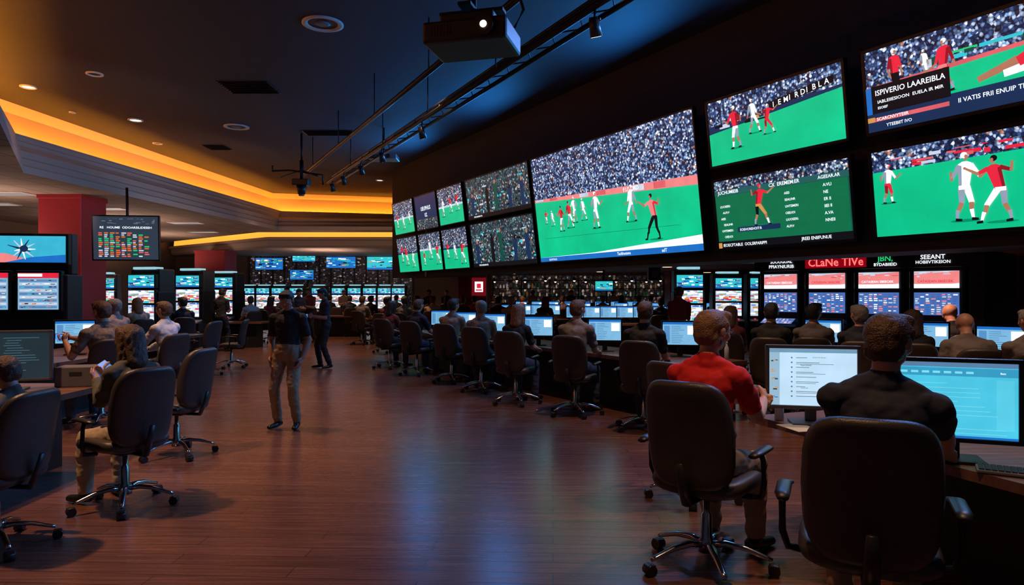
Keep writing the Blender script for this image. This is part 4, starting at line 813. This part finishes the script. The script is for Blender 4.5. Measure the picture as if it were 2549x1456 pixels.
for u,v0,v1,w in [(665,640,672,72),(752,634,652,60),(845,637,668,76),(950,637,672,82),(747,670,697,62)]:
    Yb=33.9; z0=1.6+(728-v1)*Yb/1700; placetv(w*Yb/1700,(v1-v0)*Yb/1700,'tv_teal',u,((u-1274)/1700*Yb,34.16,z0),0,'television on the lattice wall with blue and green picture')
placetv(.62,.36,'tv_teal',8,((1503-1274)/1700*22,22,1.63),0,'small hanging television above the tables',0,2.45)
b=B(); b.box((0,0,0),(.28,.24,.46),black,.02); o=b.obj('hanging_speaker',None,(3.3,15.9,2.11)); b=B(); b.cone((0,-.12,-.08),(0,-.13,-.08),.09,.09,greyp,16); b.obj('speaker_cone',o); b=B(); b.cone((0,0,.22),(0,0,.34),.02,.02,darkm,8); b.obj('mount',o); top(o,'black loudspeaker hanging from the low ceiling','speaker')
# back bar
wl=EV('bar_back_glints',[(0,(.02,.014,.014)),(.45,(.05,.03,.028)),(.75,(.01,.01,.014)),(.88,(.25,.16,.12)),(.95,(.6,.5,.45)),(.98,(.2,.3,.5))],9,.7)  # glowing cells painted on the back panel as glitter
b=B(); b.box((3.3,34.2,1.6),(8.6,.1,1.7),wl); r=b.obj('back_bar'); top(r,'dark bar shelving unit with painted glints at the far wall','bar shelf')
for z in(1.0,1.4,1.8,2.2): b=B(); b.box((3.3,34.0,z),(8.6,.3,.03),darkm); b.obj('shelf',r)
for x in range(7): b=B(); b.box((-.95+x*1.417,34.0,1.6),(.05,.3,1.3),darkm); b.obj('divider',r)
b=B(); b.box((3.3,33.2,.55),(8.6,.5,1.1),black,.02); b.obj('counter',r)
bms=[bottle_mesh(M('glass_'+n,c,.1,emit=c,es=e_),black,hh,.04).mesh('bottle') for n,c,e_,hh in (('amber',(.4,.16,.03),.25,.28),('green',(.03,.14,.06),.15,.32),('clear',(.5,.5,.52),.35,.25),('dark',(.05,.03,.02),.1,.34),('pale',(.55,.4,.3),.4,.2))]  # bottles carry a faint glow of their own, as if backlit
rr=random.Random(4)
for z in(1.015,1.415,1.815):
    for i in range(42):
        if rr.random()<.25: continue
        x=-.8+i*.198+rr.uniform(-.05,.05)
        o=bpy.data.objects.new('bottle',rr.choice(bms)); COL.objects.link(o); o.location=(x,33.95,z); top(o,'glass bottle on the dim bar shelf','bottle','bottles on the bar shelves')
# ---------------------------------------------------------------- ceiling fixtures
warm=E('lamp_warm',(1.,.75,.5),6.)
white=M('fixture_white',(.6,.58,.56),.5)
def dl(u,v,d,lit,label,z=ZH,big=False):
    Y=1700*(z-1.6)/(728-v); X=(u-1274)/1700*Y
    b=B(); n=28
    ring=[(d/2*1.0,0),(d/2*1.0,-.02),(d/2*.86,-.03),(d/2*.74,-.012),(d/2*.7,.0)]
    vs=[];fs=[]
    for r_,z_ in ring:
        for i in range(n): vs.append((r_*math.cos(2*math.pi*i/n),r_*math.sin(2*math.pi*i/n),z_))
    for k in range(len(ring)-1):
        for i in range(n): fs.append([k*n+i,k*n+(i+1)%n,(k+1)*n+(i+1)%n,(k+1)*n+i])
    b.add(vs,fs,white,True); o=b.obj('ceiling_speaker' if big else 'downlight',None,(X,Y,z-.001))
    b=B(); b.cone((0,0,-.002),(0,0,-.006),d*.36,d*.36,warm if lit else black,24); 
    if big: b.cone((0,0,-.006),(0,0,-.03),d*.2,d*.12,greyp,20)
    b.obj('speaker_cone' if big else 'lamp_lens',o); top(o,label,'speaker' if big else 'light'); return X,Y
dl(803,58,.62,False,'round recessed ceiling speaker with white ring',big=True); dl(588,315,.6,False,'round recessed ceiling speaker with pale ring',big=True)
for u,v,d,l in [(70,215,.3,1),(337,298,.34,1),(392,356,.26,0),(235,183,.3,0),(945,448,.3,1),(180,278,.15,0)]: dl(u,v,d,l,'small recessed ceiling downlight')
def vent(u,v,w,d,z=ZH):
    Y=1700*(z-1.6)/(728-v); X=(u-1274)/1700*Y; b=B()
    b.box((0,0,-.006),(w,d,.012),black); o=b.obj('air_vent',None,(X,Y,z))
    for i in range(8): b=B(); b.box((0,-d/2+(i+.5)*d/8,-.02),(w*.94,.05,.01),darkm,rot=Matrix.Rotation(.4,4,'X')); b.obj('louvre',o)
    top(o,'black louvred ceiling air vent','vent')
vent(620,217,1.0,.8); vent(540,366,.6,.6); vent(820,330,1.3,.5)
trf=E('troffer_dim',(.55,.48,.45),.6)
for x,y in [(-12.2,16.5),(-14,18.5),(-11.6,19.5),(-13.5,22),(-11.2,23.5),(-15,25.5),(-12.2,27),(-14.5,14.8)]:
    b=B(); b.box((0,0,-.01),(1.1,.55,.02),white,.004); o=b.obj('ceiling_light_panel',None,(x,y,ZL)); bb=B(); bb.box((0,0,-.022),(1.0,.45,.006),trf); bb.obj('light_diffuser',o); top(o,'dim rectangular light panel in the tiled ceiling','light')
for x,y in [(2.5,18),(5,22),(1,24),(7,17),(9.5,13.8),(3.5,27),(8,28),(0,30)]:
    b=B(); b.cone((0,0,0),(0,0,-.03),.2,.2,white,20); o=b.obj('downlight',None,(x,y,2.45)); bb=B(); bb.cone((0,0,-.03),(0,0,-.036),.15,.15,E('lamp_soft',(1,.6,.35),3.),20); bb.obj('lamp_lens',o); top(o,'round warm downlight in the low ceiling','light')
for x,y in [(.2,28.5),(1.4,28.5),(2.6,28.5),(3.8,28.5),(5.,28.5),(6.2,28.5),(-.8,31.5),(.6,31.5),(2.,31.5),(3.4,31.5),(4.8,31.5),(6.2,31.5)]:
    b=B(); b.tube([(0,0,.0),(0,0,.05),(0,0,.13)],[.07,.06,.02],black,10,up=V((0,1,0))); o=b.obj('pendant_lamp',None,(x,y,2.1)); bb=B(); bb.cone((0,0,.13),(0,0,.35),.008,.008,black,6); bb.obj('cord',o); bb=B(); bb.ell((0,0,-.0),(.05,.05,.05),E('bulb_warm',(1,.7,.45),3.),nu=8,nv=6); bb.obj('bulb',o); top(o,'tiny glowing pendant lamp above the far tables','light','pendant lamps')
RT=-.514
def track(X0,y0,y1,z,name,label,ladder=False):
    p=lambda y,o=0,zz=z:(X0+o+RT*y,y,zz)
    b=B(); b.tube([p(y0),p(y1)],.045,darkm,8); o=b.obj(name)
    if ladder:
        b=B(); b.tube([p(y0,.28),p(y1,.28)],.035,darkm,8); b.obj('side_tube',o); b=B(); b.tube([p(y0,.14,z+.18),p(y1,.14,z+.18)],.03,darkm,8); b.obj('top_tube',o)
        pts=[];n=int((y1-y0)/.6)
        for i in range(n):
            y=y0+i*.6; pts+=[p(y),p(y+.3,.14,z+.18),p(y+.45,.28)]
        b=B(); b.tube(pts,.012,darkm,5); b.obj('lacing',o)
    y=y0+.5
    while y<y1:
        bb=B(); bb.cone(p(y,.0),p(y,0,ZH),.012,.012,darkm,6); bb.obj('suspension_rod',o); y+=2.6
    top(o,label,'track'); return p
p1=track(5.0,4.5,20.5,4.9,'lighting_truss','long black lighting truss hung from the ceiling',True)
p2=track(4.0,4.5,19.2,4.9,'lighting_track','black lighting track hung parallel to the truss')
def spot(loc,tilt,rotz,label):
    r=empty('track_spotlight',loc,(0,0,rotz)); b=B(); b.cone((0,0,0),(0,0,-.13),.015,.015,darkm,8); b.box((0,0,-.13),(.14,.03,.02),darkm); b.obj('yoke',r)
    R=Matrix.Translation((0,0,-.22))@Matrix.Rotation(tilt,4,'X'); b=B(); b.cone((0,0,.12),(0,0,-.1),.05,.075,black,16,X=R); b.obj('lamp_head',r); b=B(); b.cone((0,0,-.095),(0,0,-.102),.06,.06,E('spot_lens',(1,.7,.5),6.),16,X=R); b.obj('lens',r); top(r,label,'spotlight','track spotlights'); return r
for u in (1480,1050,950,898,855,827):
    Y=1700*5.0/(u-400); q=p1(Y); spot((q[0],q[1],q[2]-.03),.4,-.5,'small black spotlight clamped to the truss')
r=empty('projector',(-.36,6.25,3.89),(0,0,-.25)); pm=M('projector_body',(.035,.032,.035),.45,.2)
b=B(); b.box((0,0,.02),(.78,.55,.2),pm,.03); b.box((0,0,.16),(.5,.4,.1),black,.02); b.obj('housing',r)
for i in range(7): b=B(); b.box((-.3+i*.03,-.277,.03),(.012,.006,.1),black); b.obj('vent_slot',r)
b=B(); b.cone((.2,-.26,.03),(.2,-.33,.025),.075,.085,black,24); b.obj('lens_barrel',r); b=B(); b.cone((.2,-.331,.025),(.2,-.335,.025),.03,.03,E('projector_lamp',(1,.75,.5),8.),20); b.obj('lens',r)
b=B(); b.box((0,0,.26),(.6,.12,.03),darkm); b.box((0,0,.26),(.12,.5,.03),darkm); b.cone((0,0,.24),(0,0,ZH-3.89),.035,.035,darkm,12); b.obj('ceiling_mount',r); b=B(); b.tube([(.35,.1,.1),(.45,.12,.3),(.3,.1,.8),(.03,.03,1.2)],.015,black,6); b.obj('cable',r); top(r,'large dark ceiling projector with lit lens','projector')
Y=17.6; X=(750-1274)/1700*Y; r=empty('camera_rig',(X,Y,4.45)); b=B(); b.cone((0,0,.5),(0,0,ZH-4.45),.03,.03,darkm,8); b.cone((0,0,0),(0,0,.55),.05,.05,darkm,10); b.obj('drop_pole',r)
b=B(); b.tube([(-.75,0,.42),(-.75,0,.28),(-.3,0,.3),(.0,0,.25),(.35,0,.2),(.55,0,.18),(.55,0,-.08)],.025,darkm,6); b.obj('cross_arm',r); b=B(); b.tube([(-.6,.2,.15),(0,0,.3),(.5,-.3,.1)],.02,darkm,6); b.obj('cross_arm',r)
b=B(); b.box((0,0,-.02),(.42,.3,.16),black,.02); b.cone((0,0,-.1),(0,0,-.32),.13,.09,black,16); b.cone((0,0,-.32),(0,0,-.36),.07,.07,greyp,16); b.obj('camera_head',r); top(r,'black ceiling camera rig with cross arms','camera rig')
Y=17.; r=empty('small_projector',((955-1274)/1700*Y,Y,1.6+335/1700*Y)); b=B(); b.box((0,0,0),(.7,.5,.12),greyp,.02); b.cone((.15,-.25,0),(.15,-.29,0),.05,.05,black,14); b.obj('housing',r); b=B(); b.cone((0,0,.05),(0,0,ZH-r.location.z),.02,.02,darkm,8); b.obj('ceiling_mount',r); top(r,'small grey ceiling projector','projector')
# ---------------------------------------------------------------- lights
def area(loc,target,sx,sy,e,col):
    l=bpy.data.lights.new('area_lamp','AREA'); l.shape='RECTANGLE'; l.size=sx;l.size_y=sy;l.energy=e;l.color=col
    o=bpy.data.objects.new('area_lamp',l); COL.objects.link(o); o.location=loc; o.rotation_euler=(V(target)-V(loc)).to_track_quat('-Z','Y').to_euler(); return o
LL=off(Lp,.3)
for i in range(len(LL)-1):
    a=V((*LL[i],4.76));c=V((*LL[i+1],4.76)); L=(c-a).length; m=(a+c)/2; t=(c-a).normalized(); n=V((-t.y,t.x,0))
    o=area(m,m+V((0,0,1)),L*.98,.14,L*(15 if i<3 else 11),(1,.36,.03))
    zax=-(V((0,0,1))+n*.25).normalized(); xax=t; yax=zax.cross(xax).normalized(); o.rotation_euler=Matrix((xax,yax,zax)).transposed().to_euler()
def spotl(loc,tgt,e,col,ang=70,r=.1):
    l=bpy.data.lights.new('spot_lamp','SPOT'); l.energy=e;l.color=col;l.spot_size=math.radians(ang);l.spot_blend=.6;l.shadow_soft_size=r
    o=bpy.data.objects.new('spot_lamp',l); COL.objects.link(o); o.location=loc; o.rotation_euler=(V(tgt)-V(loc)).to_track_quat('-Z','Y').to_euler()
W1=(1,.56,.30)
for x,y,e in [(-4.4,4.6,1000),(-3.9,8.5,600),(-6.5,11,550),(.5,2.5,350),(-1.5,12.5,260),(1.6,7.5,450),(3.5,5.2,450),(-7,17,700),(-4,20,600),(-8,24,700),(-3,26,500)]:
    spotl((x,y,5.6),(x,y,0),e,W1,75)
for x,y,e in [(5.2,9.,110),(3,18,120),(0.5,23,130),(6,25,130),(2,29,130),(9.6,13.6,170)]: spotl((x,y,2.38),(x,y,0),e,(1,.5,.35),130)
for x,y,e in [(-12,19,150),(-13,25,150),(-10,30.3,170),(-6,30.5,170)]: spotl((x,y,3.3),(x,y,0),e,(1,.55,.4),140)
spotl((-9.4,14.2,3.5),(-11.05,17.0,2.6),100,(1,.5,.4),70)  # added unseen spot to brighten the red column
for x,y,tx,ty,e in [(-6.2,12,-9.5,14.5,90),(-6.0,19,-9.5,20,110),(-5.5,22,-7.5,27,120)]: spotl((x,y,2.7),(tx,ty,4.3),e,(1,.68,.52),110,.3)  # added unseen spots that lift the cornice out of the dark
for x,y in [(-12.5,16),(-12.5,22),(-14.5,28),(-8,29.3)]: area((x,y,2.5),(x,y,4),1.5,1.5,55,(1,.62,.45))  # added unseen uplights to brighten the low ceilings
# added unseen blue lamps: ceiling tint, and floor glow standing for the screens' light
for y in (19,15,11,8,5.5): 
    q=wp(8.35,y); area((q[0],q[1],4.75),(q[0]-2.6,q[1]-1.2,ZH),1.6,.25,85,(.02,.27,.85))
for y,e in ((17,420),(13,420),(9.5,380),(6.5,300)):
    q=wp(8.45,y); spotl((q[0],q[1],5.3),(q[0]-4.8,q[1]-3.0,0),e,(.18,.36,1.),80,.25)
w=bpy.data.worlds.new('world'); S.world=w; w.use_nodes=True; w.node_tree.nodes['Background'].inputs[0].default_value=(.05,.06,.10,1); w.node_tree.nodes['Background'].inputs[1].default_value=.3
